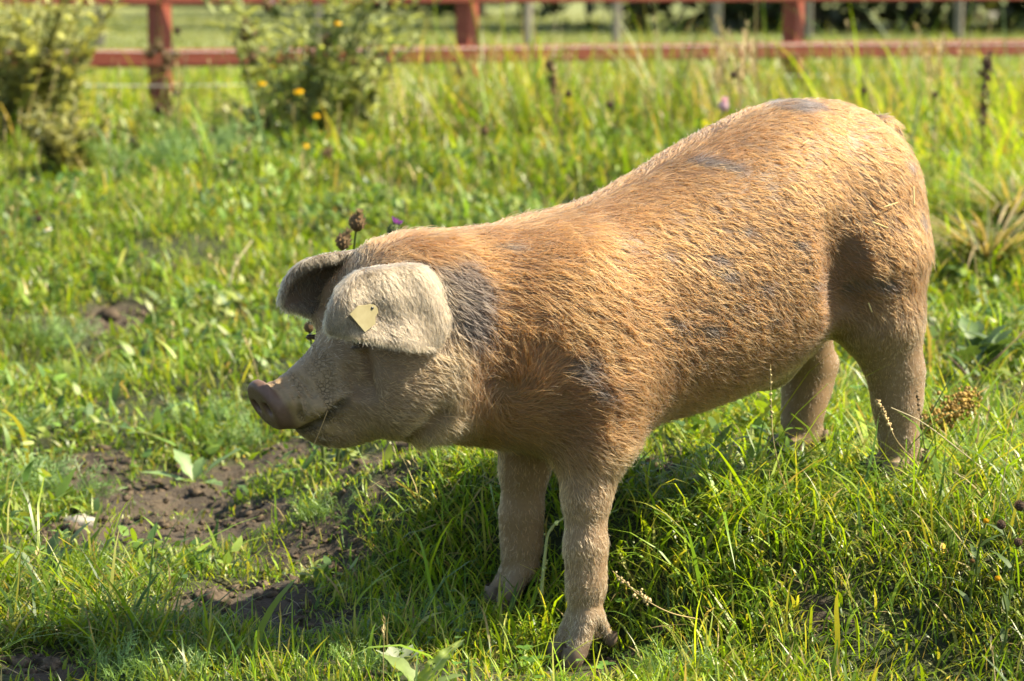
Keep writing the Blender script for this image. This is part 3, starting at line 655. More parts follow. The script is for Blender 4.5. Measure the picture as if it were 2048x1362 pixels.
# ------------------------------------------------------------------ red rail fence, wire fence behind it
FD = np.array([math.cos(R(20)), math.sin(R(20)), 0]); F0 = np.array([-1.81, 12.5, 0])
def fpt(px): # where the sight line of an image column meets the fence line, seen from above
    k = (px - 1024) / FPX; d = (F0[1] - FD[1] / FD[0] * F0[0]) / (1 / math.cos(PITCH) * math.cos(PITCH) - k * FD[1] / FD[0]); return np.array([k * d, d, 0])
posts = [fpt(-330), fpt(325), fpt(935), fpt(1582), fpt(2330)]
fence = empty('red_fence', (*posts[1][:2], float(h_base(*posts[1][:2]))), 'red painted wooden post and rail fence across the back of the pasture', 'fence')
RM = Matrix.Rotation(R(50), 3, 'Z'); RF = Matrix.Rotation(R(20), 3, 'Z')
def bev_box(c, hx, hy, hz, M, b=.006):
    """a timber with worn arrises"""
    xs = [(-hx, -hy + b), (-hx + b, -hy), (hx - b, -hy), (hx, -hy + b), (hx, hy - b), (hx - b, hy), (-hx + b, hy), (-hx, hy - b)]
    V = [(x, y, z) for z in (-hz, hz) for x, y in xs] ; V = np.array(V) @ np.array(M).T + np.asarray(c)
    F = [(j, (j + 1) % 8, 8 + (j + 1) % 8, 8 + j) for j in range(8)]; cap = [(0, 1, 2, 3), (0, 3, 4, 7), (4, 5, 6, 7)]
    return V, F + [tuple(reversed(q)) for q in cap] + [tuple(8 + i for i in q) for q in cap]
def plain(name, mat, parent, c, hx, hy, hz, M):
    V, F = bev_box(c, hx, hy, hz, M); m_ = MB(); m_.add(V, (), F); return m_.obj(name, mat, parent, smooth=False)
for p in posts:
    z0 = float(h_base(p[0], p[1])); plain('post', M_red, fence, (p[0], p[1], z0 + .40), .046, .046, .48, RM)
AXR = Matrix(((0, 0, 1), (0, 1, 0), (-1, 0, 0)))
ZT = {0: .70, 1: 1.005}
for a, b in zip(posts, posts[1:]):
    for k in (0, 1):
        zz = ZT[k]; c = (a + b) / 2 + np.array([FD[1], -FD[0], 0]) * .085; L_ = np.linalg.norm(b - a) / 2 - .002
        plain('rail', M_red, fence, (c[0], c[1], zz - (.0 if k else .012)), .045, .014, L_, RF @ AXR)
for (px, py) in ((350, 105), (350, 182), (955, 150), (1600, 140)):
    p = fpt(px) + np.array([FD[1], -FD[0], 0]) * .08; zz = at(px, py, p[1])[2]
    m_ = MB(); m_.tube([p + (0, .06, zz), p + (0, .02, zz), p + (0, -.035, zz)], [.012, .018, .020], (1, 1, 1), 8); m_.obj('insulator', M_black, fence)
for zz in (.548, .70 + .02):
    m_ = MB(); q = [posts[0] + (0, -.13, zz + .04)] + [x + np.array([FD[1], -FD[0], 0]) * .115 + (0, 0, zz) for x in posts[1:4]] + [posts[4] + (0, -.13, zz - .02)]
    m_.tube(np.array(q), .0022, (1, 1, 1), 4); m_.obj('wire', M_wire, fence)
wf = empty('wire_fence', (*at(1430, 80, 25)[:2], .36), 'thin wire fence on pale grey posts out in the field', 'fence')
tops = []
for px, d, w in ((-120, 23.6, .04), (205, 24, .047), (640, 24.6, .03), (1055, 25, .040), (1232, 25.3, .042), (1430, 25.5, .045), (1612, 26.2, .036), (1910, 27, .04), (2120, 27.5, .04)):
    x = (px - 1024) / FPX * d; z0 = float(h_base(x, d)); plain('post', M_pale, wf, (x, d, z0 + .5), w, w, .62, Matrix.Rotation(.3 * px, 3, 'Z')); tops.append((x, d - w - .004, z0))
for zz in (.55, .80):
    m_ = MB(); m_.tube(np.array([(x, y, z + zz) for x, y, z in tops]), .003, (1, 1, 1), 4); m_.obj('wire', M_wire, wf)

# ------------------------------------------------------------------ grass: every blade a tapering, bending strip
LEGS = [pw(np.array(f[0][0] + .0), np.array(f[0][1]), np.array(0.))[:2] for f in FEET]
def blades(P, L, w, az, lean, bend, col, k, tip=1.0, twist=None, basecol=None):
    n = len(P); u = np.linspace(0, 1, k + 1); th = lean[:, None] + bend[:, None] * (u[None, :-1] + .5 / k)
    hx = np.sin(th) * (L / k)[:, None]; hz = np.cos(th) * (L / k)[:, None]
    X_ = np.concatenate([np.zeros((n, 1)), np.cumsum(hx, 1)], 1); Z_2 = np.concatenate([np.zeros((n, 1)), np.cumsum(hz, 1)], 1)
    ca, sa = np.cos(az), np.sin(az); wob = (np.sin(u[None] * 5 + az[:, None] * 7) * .03 * L[:, None]) * u[None]
    cx = P[:, 0, None] + X_ * ca[:, None] - wob * sa[:, None]; cy2 = P[:, 1, None] + X_ * sa[:, None] + wob * ca[:, None]; cz = P[:, 2, None] + Z_2
    ta = az + math.pi / 2 + (rng.normal(0, .5, n) if twist is None else twist); tx, ty = np.cos(ta), np.sin(ta)
    pr = np.array([.75, 1.0, .95, .8, .55, .3])[np.round(u[:-1] * 5).astype(int)] if k > 2 else np.linspace(.9, .55, k)
    hw = w[:, None] / 2 * pr[None]
    Lf = np.stack([cx[:, :-1] - tx[:, None] * hw, cy2[:, :-1] - ty[:, None] * hw, cz[:, :-1]], -1); Rt = np.stack([cx[:, :-1] + tx[:, None] * hw, cy2[:, :-1] + ty[:, None] * hw, cz[:, :-1]], -1)
    V = np.concatenate([np.stack([Lf, Rt], 2).reshape(n, 2 * k, 3), np.stack([cx[:, -1], cy2[:, -1], cz[:, -1]], -1)[:, None]], 1)
    nv = 2 * k + 1; b = (np.arange(n) * nv)[:, None]
    q = np.array([(2 * i, 2 * i + 1, 2 * i + 3, 2 * i + 2) for i in range(k - 1)]); F4 = (b[:, None] + q[None]).reshape(-1, 4)
    F3 = (b + np.array([2 * k - 2, 2 * k - 1, 2 * k])).reshape(-1, 3)
    return V.reshape(-1, 3), F3, F4, np.repeat(col, nv, 0)
GC = np.array([(.163, .262, .018), (.118, .212, .017), (.215, .292, .028), (.060, .122, .022), (.262, .270, .050)])
def grass_col(n, x, y, dry, g):
    m = fbm(x * 1.3 + 7, y * 1.3, 3); i = g.integers(0, 5, n); c = GC[i] * np.exp(g.normal(0, .18, (n, 1)))
    c = c * (1 + .7 * (m[:, None] - .5)) + np.array([.05, .03, .0]) * np.clip(m[:, None] - .55, 0, 1)
    d = g.random(n) < dry; c[d] = np.array([.30, .235, .10]) * np.exp(g.normal(0, .25, (d.sum(), 1)))
    return c
def scatter(d0, d1, dens, g, marg=.35):
    a = .222 * (d1 ** 2 - d0 ** 2) + 2 * marg * (d1 - d0); n = int(a * dens)
    y = np.sqrt(g.random(int(n * 1.3)) * (d1 ** 2 - d0 ** 2) + d0 ** 2)[:n]; x = (g.random(n) * 2 - 1) * (.222 * y + marg)
    return x, y
SHAG = [(1500, 1000, .55, .35), (1900, 950, .55, .4), (1650, 870, .5, .4), (1350, 1060, .35, .25), (1990, 400, .5, 1.0), (1960, 560, .3, .5), (60, 1200, .2, .25), (200, 1180, .2, .18), (130, 1290, .25, .2), (1000, 1060, .25, .14)]
shag = [(*ground_at(px, py)[:2], rx, ry) for px, py, rx, ry in SHAG]
def shagm(x, y):
    m = np.zeros_like(x)
    for cx, cy_, rx, ry in shag: m = np.maximum(m, np.exp(-((x - cx) / rx) ** 2 - ((y - cy_) / ry) ** 2))
    return m
def nearsoil(x, y):
    m = np.zeros_like(x)
    for cx, cy_, rx, ry in soil: m = np.maximum(m, 1 - sstep(.9, 1.9, np.sqrt(((x - cx) / rx) ** 2 + ((y + .05 - cy_) / (ry + .03)) ** 2)))
    return m
def zone(d0, d1, dens, k, L0, w0, dry, g, marg=.35, tall=0.0):
    x, y = scatter(d0, d1, dens, g, marg); cl = fbm(x * 5 + 31, y * 5, 2); b = bare(x, y)
    keep = g.random(len(x)) < (.30 + 1.05 * sstep(.28, .6, cl)) * (1 - .84 * sstep(.25, .75, b)) + .35 * shagm(x, y)
    for lx, ly in LEGS: keep &= (x - lx) ** 2 + (y - ly) ** 2 > .034 ** 2
    keep &= ((x - LEGS[0][0]) / .075) ** 2 + ((y - LEGS[0][1] + .075) / .10) ** 2 > 1
    x, y = x[keep], y[keep]; n = len(x); z = h(x, y) - .003; sh = shagm(x, y); m2 = fbm(x * 1.7 + 90, y * 1.7, 3); b = b[keep]
    L = L0 * np.exp(g.normal(0, .38, n)) * (.40 + .75 * m2 + .75 * cl[keep]) * (1 + 1.3 * sh) * (1 - .45 * b) * (1 - .40 * nearsoil(x, y)); w = w0 * np.exp(g.normal(0, .30, n)) * (1 + .7 * sh * g.random(n))
    L *= 1 - .78 * np.exp(-((x + 1.70) / .5) ** 2 - ((y - 11.6) / 1.2) ** 2)
    tb = g.random(n) < tall; L[tb] *= 1.9; w[tb] *= 1.35
    az = g.random(n) * 2 * math.pi; lean = np.abs(g.normal(.25, .30, n)) + .25 * sh * g.random(n); bend = np.abs(g.normal(.95, .65, n)) + .5 * sh
    return blades(np.stack([x, y, z], -1), L, w, az, lean, bend, grass_col(n, x, y, dry, g), k)
def join(parts):
    V, F3, F4, c = [], [], [], []; o = 0
    for v, f3, f4, cc in parts: V.append(v); F3.append(f3 + o); F4.append(f4 + o); c.append(cc); o += len(v)
    return np.concatenate(V), np.concatenate(F3), np.concatenate(F4), np.concatenate(c)
g = np.random.default_rng(21)
parts = [zone(3.3, 5.6, 9000, 4, .036, .0028, .05, g, .35, .05), zone(3.3, 5.6, 8000, 3, .026, .0026, .06, g, .35),
         zone(5.6, 9.0, 7500, 3, .038, .0040, .06, g, .3, .06), zone(9.0, 12.4, 4600, 3, .060, .0064, .09, g, .3, .08), zone(12.4, 16, 900, 3, .12, .010, .08, g, .3)]
x, y = scatter(10.2, 12.7, 700, g, .4); k_ = g.random(len(x)) < .06 + .94 * sstep(-.8, -.2, x); x, y = x[k_], y[k_]; n = len(x)
parts.append(blades(np.stack([x, y, h(x, y)], -1), .29 * np.exp(g.normal(0, .35, n)), .0085 * np.ones(n), g.random(n) * 6.28, np.abs(g.normal(.25, .2, n)), np.abs(g.normal(.9, .5, n)), grass_col(n, x, y, .26, g), 4))
n = 3600; x = .05 + 1.1 * g.random(n); y = 3.3 + .95 * g.random(n); k_ = (bare(x, y) < .5) & (((x - LEGS[0][0]) / .09) ** 2 + ((y - LEGS[0][1] + .075) / .11) ** 2 > 1); x, y = x[k_], y[k_]; n = len(x)
parts.append(blades(np.stack([x, y, h(x, y) - .003], -1), .055 * np.exp(g.normal(0, .35, n)), .0036 * np.exp(g.normal(0, .3, n)), g.random(n) * 6.28, np.abs(g.normal(.4, .3, n)), np.abs(g.normal(1.1, .5, n)), grass_col(n, x, y, .05, g), 4))
x, y = scatter(3.35, 7.5, 260, g, .2); n = len(x)      # fallen dead blades, the thatch of the turf
parts.append(blades(np.stack([x, y, h(x, y) + .002 + .012 * g.random(n) * (1 - bare(x, y))], -1), .045 * np.exp(g.normal(0, .4, n)), .0026 * np.exp(g.normal(0, .3, n)), g.random(n) * 6.28, 1.25 + .15 * g.random(n), g.normal(.2, .2, n), np.array([.20, .150, .075]) * np.exp(g.normal(0, .35, (n, 1))), 3))
V, F3, F4, c = join(parts)
tag(link('grass', mesh_np('grass', V, F3, F4, c, M_grass)), 'bright green pasture grass growing in uneven tufts', None, None, 'stuff')
n = 42000; d = 15 + 25 * g.random(n) ** 1.3; x = (g.random(n) * 2 - 1) * (.222 * d + 1)
V, F3, F4, c = blades(np.stack([x, d, h_base(x, d) - .01], -1), .07 * np.exp(g.normal(0, .3, n)), .016 * np.ones(n), g.random(n) * 6.28, np.abs(g.normal(.2, .2, n)), np.abs(g.normal(.7, .4, n)), np.array([.13, .16, .035]) * np.exp(g.normal(0, .25, (n, 1))), 2)
tag(link('field_grass', mesh_np('field_grass', V, F3, F4, c, M_grass)), 'short mown grass of the field behind the red fence', None, None, 'stuff')
# broad soft herb leaves in low hummocks through the turf
x, y = scatter(4.3, 12.2, 1150, g, .3); m_ = fbm(x * 2.3 + 61, y * 2.3, 3); k_ = g.random(len(x)) < sstep(.40, .60, m_) * (1 - bare(x, y)); x, y = x[k_], y[k_]; n = len(x); hm = sstep(.48, .75, m_[k_])
hc_ = np.array([(.105, .185, .028), (.150, .225, .026), (.060, .120, .028), (.190, .230, .050)])[g.integers(0, 4, n)] * np.exp(g.normal(0, .2, (n, 1)))
V, F3, F4, c = blades(np.stack([x, y, h(x, y) + g.random(n) * (.02 + .09 * hm)], -1), (.022 + .0026 * y) * np.exp(g.normal(0, .35, n)), (.008 + .0010 * y) * np.exp(g.normal(0, .3, n)), g.random(n) * 6.28, np.abs(g.normal(.7, .4, n)), np.abs(g.normal(.8, .5, n)), hc_, 4)
tag(link('meadow_herbs', mesh_np('meadow_herbs', V, F3, F4, c, M_leaf)), 'broad leaved meadow herbs in low hummocks among the grass', None, None, 'stuff')
# long arching blades, flowering stalks and dry straws standing above the turf
x, y = scatter(3.35, 12.3, 34, g, .2); k_ = g.random(len(x)) < (.25 + .75 * shagm(x, y) + .5 * sstep(7, 11, y)) * (1 - bare(x, y)); x, y = x[k_], y[k_]; n = len(x)
for lx, ly in LEGS: k_ = (x - lx) ** 2 + (y - ly) ** 2 > .05 ** 2; x, y = x[k_], y[k_]
n = len(x); V, F3, F4, c = blades(np.stack([x, y, h(x, y)], -1), (.07 + .014 * y) * np.exp(g.normal(0, .3, n)), (.0062 + .0005 * y) * np.exp(g.normal(0, .3, n)), g.random(n) * 6.28, np.abs(g.normal(.25, .2, n)), np.abs(g.normal(1.3, .6, n)), grass_col(n, x, y, .05, g), 6)
tag(link('long_grass', mesh_np('long_grass', V, F3, F4, c, M_grass)), 'long broad grass blades arching over the shorter turf', None, None, 'stuff')
mb = MB(); x, y = scatter(3.5, 12.2, 15, g, .2)
for a, b in zip(x, y):
    if bare(np.array([a]), np.array([b]))[0] > .4 or min((a - q[0]) ** 2 + (b - q[1]) ** 2 for q in LEGS) < .008: continue
    if g.random() > .35 + .65 * sstep(6, 10, b): continue
    L_ = (.02 + .032 * b) * math.exp(g.normal(0, .25)); az = g.random() * 6.28; p = arc((a, b, float(h(np.array([a]), np.array([b]))[0])), az, g.normal(.1, .12), g.normal(.45, .3), L_, 7)
    dry = g.random() < .55; c = np.array([.34, .27, .13]) if dry else np.array([.13, .15, .035]); r_ = .0007 + .00009 * b
    mb.tube(p, np.linspace(r_, r_ * .6, 7), c, 3)
    for j in range(7):
        q = p[-1] + (p[-3] - p[-1]) * g.random() * .9; aa = g.random() * 6.28; l_ = .006 + .0012 * b
        mb.leaf(arc(q, aa, .6, .3, l_, 3), np.array([.15, .2, .02]) * l_, c * 1.1, fold=.1)
tag(mb.obj('seeding_grass', M_dry), 'thin seeding grass stalks standing above the turf', None, None, 'stuff')
# small round leaves of clover and plantain low in the turf, mostly on the bank
mb = MB(); x, y = scatter(3.4, 7, 330, g, .25); w_ = sstep(.42, .6, fbm(x * 3 + 11, y * 3 + 5, 2)) * (.25 + shagm(x, y)); k_ = g.random(len(x)) < w_; x, y = x[k_], y[k_]; z = h(x, y)
for a, b, zz in zip(x, y, z):
    if bare(np.array([a]), np.array([b]))[0] > .5 and g.random() < .8: continue
    p0 = np.array([a, b, zz + .012 + .03 * g.random()]); c = np.array([.07, .15, .024]) * math.exp(g.normal(0, .25)); a0 = g.random() * 6.28; s_ = .0065 * math.exp(g.normal(0, .3))
    for j in range(3):
        aa = a0 + j * 2.1; mb.leaf(p0 + np.outer([0, .35, .75, 1.0], [math.cos(aa) * s_ * 1.6, math.sin(aa) * s_ * 1.6, .15 * s_]), np.array([.15, .75, .8, .12]) * s_, c, fold=.2)
tag(mb.obj('clover_leaves', M_leaf), 'small three part clover leaves low among the grass', None, None, 'stuff')
# clods on the bare earth
mb = MB(); rr = np.random.default_rng(5)
for cx, cy_, rx, ry in soil:
    if cy_ > 8: continue
    for i in range(int(44 * min(1.5, (rx * ry / .01) ** .5))):
        a = cx + rr.normal(0, .5) * rx; b = cy_ + rr.normal(0, .5) * ry; s_ = .0040 * math.exp(rr.normal(0, .6)); zz = float(h(np.array([a]), np.array([b]))[0])
        mb.blob((a, b, zz + s_ * .2), (s_ * 1.2, s_, s_ * .8), np.array([.10, .074, .050]) * math.exp(rr.normal(0, .25)), 7, 5, 1.1, i)
M_clod = simple_mat('earth_clod', (.030, .022, .015), (.11, .08, .054), 60, .9, .2, .8, .006)
tag(mb.obj('soil_clods', M_clod), 'crumbled brown soil clods on the rooted up patches', None, None, 'stuff')

# ------------------------------------------------------------------ single plants, each a thing with its parts
def gz_(x, y): return float(h(np.array([x]), np.array([y]))[0])
def foot(px, d):
    x = (px - 1024) / FPX * d / math.cos(PITCH) * 1.0; return np.array([x, d, gz_(x, d)])
GREEN = np.array([.085, .125, .022]); DK = np.array([.05, .085, .02]); BRN = np.array([.155, .108, .060]); TAN = np.array([.36, .28, .15]); YEL = np.array([.72, .42, .012]); PUR = np.array([.34, .10, .36])
def flower_head(kind, p, r, parent, g, up=(0, 0, 1)):
    p = np.asarray(p, float); u = np.asarray(up, float); u = u / np.linalg.norm(u); s = np.cross(u, [.3, .8, .1]); s /= np.linalg.norm(s); w = np.cross(u, s); mb = MB()
    if kind in ('purple', 'brown', 'bud', 'pink'):
        bc = {'purple': (.10, .13, .05), 'brown': BRN, 'bud': (.075, .052, .038), 'pink': (.42, .30, .34)}[kind]
        mb.blob(p, (r, r, r * 1.15), np.array(bc), 10, 7, .25, int(g.integers(99)))
        for k in range(5):                                                        # scales of the bulb
            for j in range(9):
                a = j * .7 + k * .35; th = .5 + k * .5; o_ = u * math.cos(th) + (s * math.cos(a) + w * math.sin(a)) * math.sin(th)
                mb.leaf(p + np.outer([.95, 1.1, 1.3], o_ * r) + np.outer([0, .1, .35], u * r), np.array([.2, .16, .02]) * r, np.array(bc) * (1.1 + .5 * g.random()), up=w, fold=.1)
        if kind in ('purple', 'brown', 'pink'):
            tc = {'purple': PUR, 'brown': TAN * .7, 'pink': np.array([.62, .38, .45])}[kind]
            for j in range(46):
                a = g.random() * 6.28; sp = g.random() ** .5 * (.75 if kind != 'brown' else .45); o_ = u + (s * math.cos(a) + w * math.sin(a)) * sp; l_ = r * (1.1 + .5 * g.random())
                mb.leaf(p + u * r * .7 + np.outer([0, .5, 1.0], o_ * l_), np.array([.09, .08, .03]) * r, tc * math.exp(g.normal(0, .25)), up=w, fold=0)
    elif kind in ('yellow', 'disc', 'spent'):
        dc = {'yellow': YEL, 'disc': np.array([.52, .28, .012]), 'spent': np.array([.17, .09, .03])}[kind]
        mb.blob(p, (r * .62, r * .62, r * .5), dc * .9, 12, 8, .12, 3)
        for k in range(34): # florets
            a = k * 2.4; q = math.sqrt(k / 34); o_ = u * math.sqrt(max(0, 1 - q * q)) * .5 + (s * math.cos(a) + w * math.sin(a)) * q * .62
            mb.blob(p + o_ * r, r * .085, dc * (.8 + .5 * g.random()), 5, 3)
        if kind == 'yellow':
            for j in range(13):
                a = j / 13 * 6.28 + g.normal(0, .08); o_ = s * math.cos(a) + w * math.sin(a)
                mb.leaf(p + np.outer([.5, .9, 1.3], o_ * r) + np.outer([0, .05, -.05], u * r), np.array([.13, .2, .08]) * r, YEL * math.exp(g.normal(0, .12)), up=u, fold=.1)
    elif kind == 'daisy':
        mb.blob(p, (r * .42, r * .42, r * .3), YEL * .9, 10, 6)
        for j in range(14):
            a = j / 14 * 6.28; o_ = s * math.cos(a) + w * math.sin(a)
            mb.leaf(p + np.outer([.35, .8, 1.25], o_ * r) + np.outer([0, -.02, -.3], u * r), np.array([.10, .17, .09]) * r, (.62, .60, .54), up=u, fold=.1)
    return mb.obj('flower_head', M_petal, parent)
def flower(name, label, cat, kind, px, py, d, r, base_px=None, group=None, dz=0.0, g=None, stemc=GREEN, fd=None):
    """one flower on its stalk; px, py, d give the head's place, the stalk runs down to the turf"""
    g = g or np.random.default_rng(int(px * 7 + py)); hd = at(px, py, d); bx = hd[0] if base_px is None else (base_px - 1024) / FPX * d; by = hd[1] + (fd or g.normal(0, .02))
    b = np.array([bx, by, gz_(bx, by) - .01]); o = empty(name, b, label, cat, group)
    u = np.linspace(0, 1, 7)[:, None]; c = b + (hd - b) * u; c[:, 0] += np.sin(u[:, 0] * math.pi) * g.normal(0, .018); dr = hd - c[-2]
    mb = MB(); mb.tube(c, np.linspace(.0019, .0012, 7) * (1 + .08 * d), stemc, 5); mb.obj('stem', M_leaf, o)
    flower_head(kind, hd, r, o, g, dr / np.linalg.norm(dr) + np.array([0, -.25, .1])); 
    if np.linalg.norm(hd - b) > .05:
        mb = MB()
        for j in range(5):
            q = c[1 + j % 5]; mb.leaf(arc(q, g.random() * 6.28, .8, 1.5, .03 + .03 * g.random(), 4), np.array([.004, .006, .004, .001]), DK * math.exp(g.normal(0, .2)))
        mb.obj('leaf_cluster', M_leaf, o)['kind'] = 'stuff'
    return o
# feathery mayweed: threads in threads
def mayweed_mesh(seed, n, R_, L_, H_):
    g = np.random.default_rng(seed); mb = MB()
    for i in range(n):
        az = g.random() * 6.28; r0 = R_ * g.random() ** .6; p0 = np.array([math.cos(az) * r0, math.sin(az) * r0, 0]); P = arc(p0, az + g.normal(0, .8), g.random() * .5, .6 + g.random() * .8, L_ * (.6 + .7 * g.random()), 9); c = np.array([.125, .20, .055]) * math.exp(g.normal(0, .22)) + np.array([.0, .01, .008])
        mb.leaf(P, np.full(9, .0009), c, fold=0)
        T = np.gradient(P, axis=0)
        for k in range(2, 9):
            t = T[k] / (np.linalg.norm(T[k]) + 1e-9); sd = np.cross(t, g.normal(size=3)); sd /= np.linalg.norm(sd)
            for q in (-1, 1):
                l_ = L_ * .24 * (1.1 - abs(k - 4.5) / 7) * (.7 + .6 * g.random()); e = P[k] + (t * .7 + sd * q) * l_
                mb.leaf(np.array([P[k], (P[k] + e) / 2 + (0, 0, .001), e]), np.array([.0008, .0008, .0003]), c * 1.05, up=(t[1], -t[0], .5), fold=0)
                for w in (.45, .75, 1.0):
                    m_ = P[k] + (e - P[k]) * w; f = m_ + (t * .8 - sd * q * g.normal(.1, .6) + g.normal(0, .3, 3)) * l_ * .42
                    mb.leaf(np.array([m_, f]), np.array([.0007, .0003]), c * 1.12, up=(t[1], -t[0], .6), fold=0)
    return mb.mesh('mayweed_leaves', M_leaf)
MW = [mayweed_mesh(s, 26, .055, .075, .05) for s in (1, 2, 3)]
MAY = [(100, 690, 1.5, 'feathery mayweed tuft in the bright turf at the left edge'), (170, 770, 1.3, 'feathery mayweed tuft just above the bare soil at left'), (400, 845, 1.15, 'feathery mayweed tuft directly left of the snout'), (465, 880, 1.0, 'feathery mayweed tuft below the snout beside the dock seedling'),
       (45, 985, 1.5, 'feathery mayweed tuft beside the bare soil at the left picture edge'), (150, 985, 1.1, 'feathery mayweed tuft above the pale stone'), (245, 1350, .9, 'feathery mayweed tuft in the lower left corner hollow'), (330, 1345, .8, 'feathery mayweed tuft right of the lower left hollow'), (655, 1020, .9, 'feathery mayweed tuft at the top of the bare mound'),
       (395, 320, 2.6, 'blurred blue green mayweed patch left of the thistle bush'), (280, 345, 2.5, 'blurred blue green mayweed patch in front of the left fence post'), (1345, 1345, .8, 'feathery mayweed tuft right of the near fore hoof'), (715, 1330, .7, 'feathery mayweed tuft in the grass left of the holed dock leaf'), (20, 860, 1.3, 'feathery mayweed tuft at the left edge below the middle')]
for i, (px, py, s, lab) in enumerate(MAY):
    P = ground_at(px, py + 18); o = link('mayweed_tuft', MW[i % 3]); o.location = (P[0], P[1], gz_(P[0], P[1]) - .004); o.rotation_euler = (0, 0, i * 1.7); o.scale = (s, s, s * .9); tag(o, lab, 'mayweed', 'mayweed tufts in the pasture')
# thistle bush before the fence
def thistle(name, label, base, H_, spread, nst, heads, seed, foliage=1.0, leafc=DK, cat='thistle', leaf_l=.11):
    g = np.random.default_rng(seed); o = empty(name, base, label, cat); st = MB(); lf = MB()
    for i in range(nst):
        az = g.random() * 6.28; L_ = H_ * (.55 + .5 * g.random()); P = arc(base + np.array([math.cos(az), math.sin(az), 0]) * .22 * H_ * g.random(), az, .08 + .1 * g.random(), spread * (.4 + .8 * g.random()), L_, 9)
        st.tube(P, np.linspace(.005, .0025, 9), leafc * 1.2, 5)
        for k in range(1, 9):
            for q in range(max(1, int(3 * foliage))):
                a2 = g.random() * 6.28; l_ = leaf_l * (1.15 - .08 * k) * (.6 + .6 * g.random()); Q = arc(P[k] + (P[k - 1] - P[k]) * g.random(), a2, .6 + .5 * g.random(), 1.3 + .6 * g.random(), l_, 7)
                c = leafc * math.exp(g.normal(.45, .35)) + np.array([.05, .045, .02]) * (g.random() < .25)
                lf.leaf(Q, np.array([.05, .16, .10, .17, .09, .10, .01]) * l_, c, fold=.35)
    st.obj('stems', M_leaf, o)['kind'] = 'stuff'; f = lf.obj('foliage', M_leaf, o); f['kind'] = 'stuff'
    for kind, px, py, d, r in heads:
        hd = at(px, py, d); fh = flower_head(kind, hd, r, o, g, (g.normal(0, .3), g.normal(0, .3), 1)); m_ = MB(); q = base + np.array([(hd[0] - base[0]) * .55, (hd[1] - base[1]) * .55, (hd[2] - base[2]) * .55]); m_.tube([hd, (hd + q) / 2 + (0, 0, .01), q], [.0022, .003, .0035], leafc * 1.2, 5); m_.obj('stalk', M_leaf, o)
    return o
b1 = foot(630, 10.6)
thistle('thistle_bush', 'tall leafy thistle bush with a purple flower top between fence posts', b1, 1.14, .82, 44, [('purple', 553, 20, 10.5, .022), ('brown', 535, 12, 10.5, .022), ('brown', 492, 52, 10.4, .020), ('brown', 488, 72, 10.4, .022), ('brown', 505, 66, 10.4, .020), ('brown', 505, 115, 10.3, .018), ('brown', 655, 85, 10.3, .022)], 4, 1.5, np.array([.150, .172, .070]), 'thistle', .135)
b2 = foot(70, 10.8)
thistle('tall_weed_clump', 'tall yellow green weed clump filling the upper left corner', b2, 1.0, .85, 46, [('brown', 30, 110, 10.7, .016), ('brown', 10, 108, 10.7, .016)], 9, 1.4, np.array([.17, .175, .065]), 'weed', .13)
b3 = foot(150, 9.7)
thistle('low_weed_clump', 'low browning weed clump under the tall one at upper left', b3, .36, 1.2, 34, [], 12, 1.0, np.array([.14, .14, .055]), 'weed', .10)
b4 = foot(325, 11.2)
thistle('withered_thistle', 'withered pale thistle standing in front of the left fence post', b4, .40, .35, 2, [('brown', 318, 95, 11.1, .022), ('brown', 300, 108, 11.1, .02), ('brown', 333, 118, 11.1, .02), ('bud', 355, 62, 11.1, .014), ('brown', 330, 138, 11.1, .016), ('bud', 316, 218, 10.6, .018)], 13, .4, np.array([.17, .14, .08]), 'thistle', .05)
b5 = foot(655, 4.95)
thistle('thistle', 'thistle with one purple flower and two brown seed heads behind the pig head', b5, .30, .5, 3, [('brown', 714, 446, 4.75, .0145), ('brown', 686, 484, 4.72, .0135), ('purple', 788, 463, 4.8, .0125), ('brown', 618, 655, 4.8, .009)], 15, .6, np.array([.09, .12, .04]), 'thistle', .06)
# arching reed like blades left of the thistle bush
def blade_tuft(name, label, base, specs, mat, cat, group=None):
    o = empty(name, base, label, cat, group)
    for az, l0, l1, L_, w, c in specs:
        m_ = MB(); m_.leaf(arc(base + np.array([math.cos(az), math.sin(az), 0]) * .015, az, l0, l1, L_, 10), np.array([.6, .8, 1, 1, .95, .85, .7, .5, .3, .05]) * w, c, fold=.3); m_.obj('blade', mat, o)
    return o
g = np.random.default_rng(31)
blade_tuft('reed_tuft', 'tuft of long reed blades arching left of the thistle bush', foot(545, 10.2), [(math.pi + g.normal(0, .5), .15 + .2 * g.random(), 1.5 + .6 * g.random(), .32 + .3 * g.random(), .006 + .004 * g.random(), np.array([.09, .13, .04]) * math.exp(g.normal(0, .25))) for i in range(26)], M_leaf, 'reed')
blade_tuft('reed_tuft', 'bright reed tuft arching in front of the top rail at centre', foot(1330, 10.4), [(g.random() * 6.28, .1 + .2 * g.random(), .5 + .8 * g.random(), .5 + .28 * g.random(), .006 + .003 * g.random(), np.array([.14, .17, .03]) * math.exp(g.normal(0, .2))) for i in range(12)], M_leaf, 'reed')
blade_tuft('reed_tuft', 'pale bent reed tuft in front of the middle fence post', foot(880, 10.6), [(g.random() * 6.28, .1 + .3 * g.random(), .9 + .9 * g.random(), .36 + .25 * g.random(), .006 + .003 * g.random(), np.array([.15, .17, .045]) * math.exp(g.normal(0, .2))) for i in range(20)], M_leaf, 'reed')
blade_tuft('reed_tuft', 'broad bent reed tuft in front of the right fence post', foot(1620, 9.6), [(g.random() * 6.28, .1 + .3 * g.random(), .9 + .9 * g.random(), .32 + .22 * g.random(), .006 + .003 * g.random(), np.array([.14, .17, .03]) * math.exp(g.normal(0, .2))) for i in range(16)], M_leaf, 'reed')
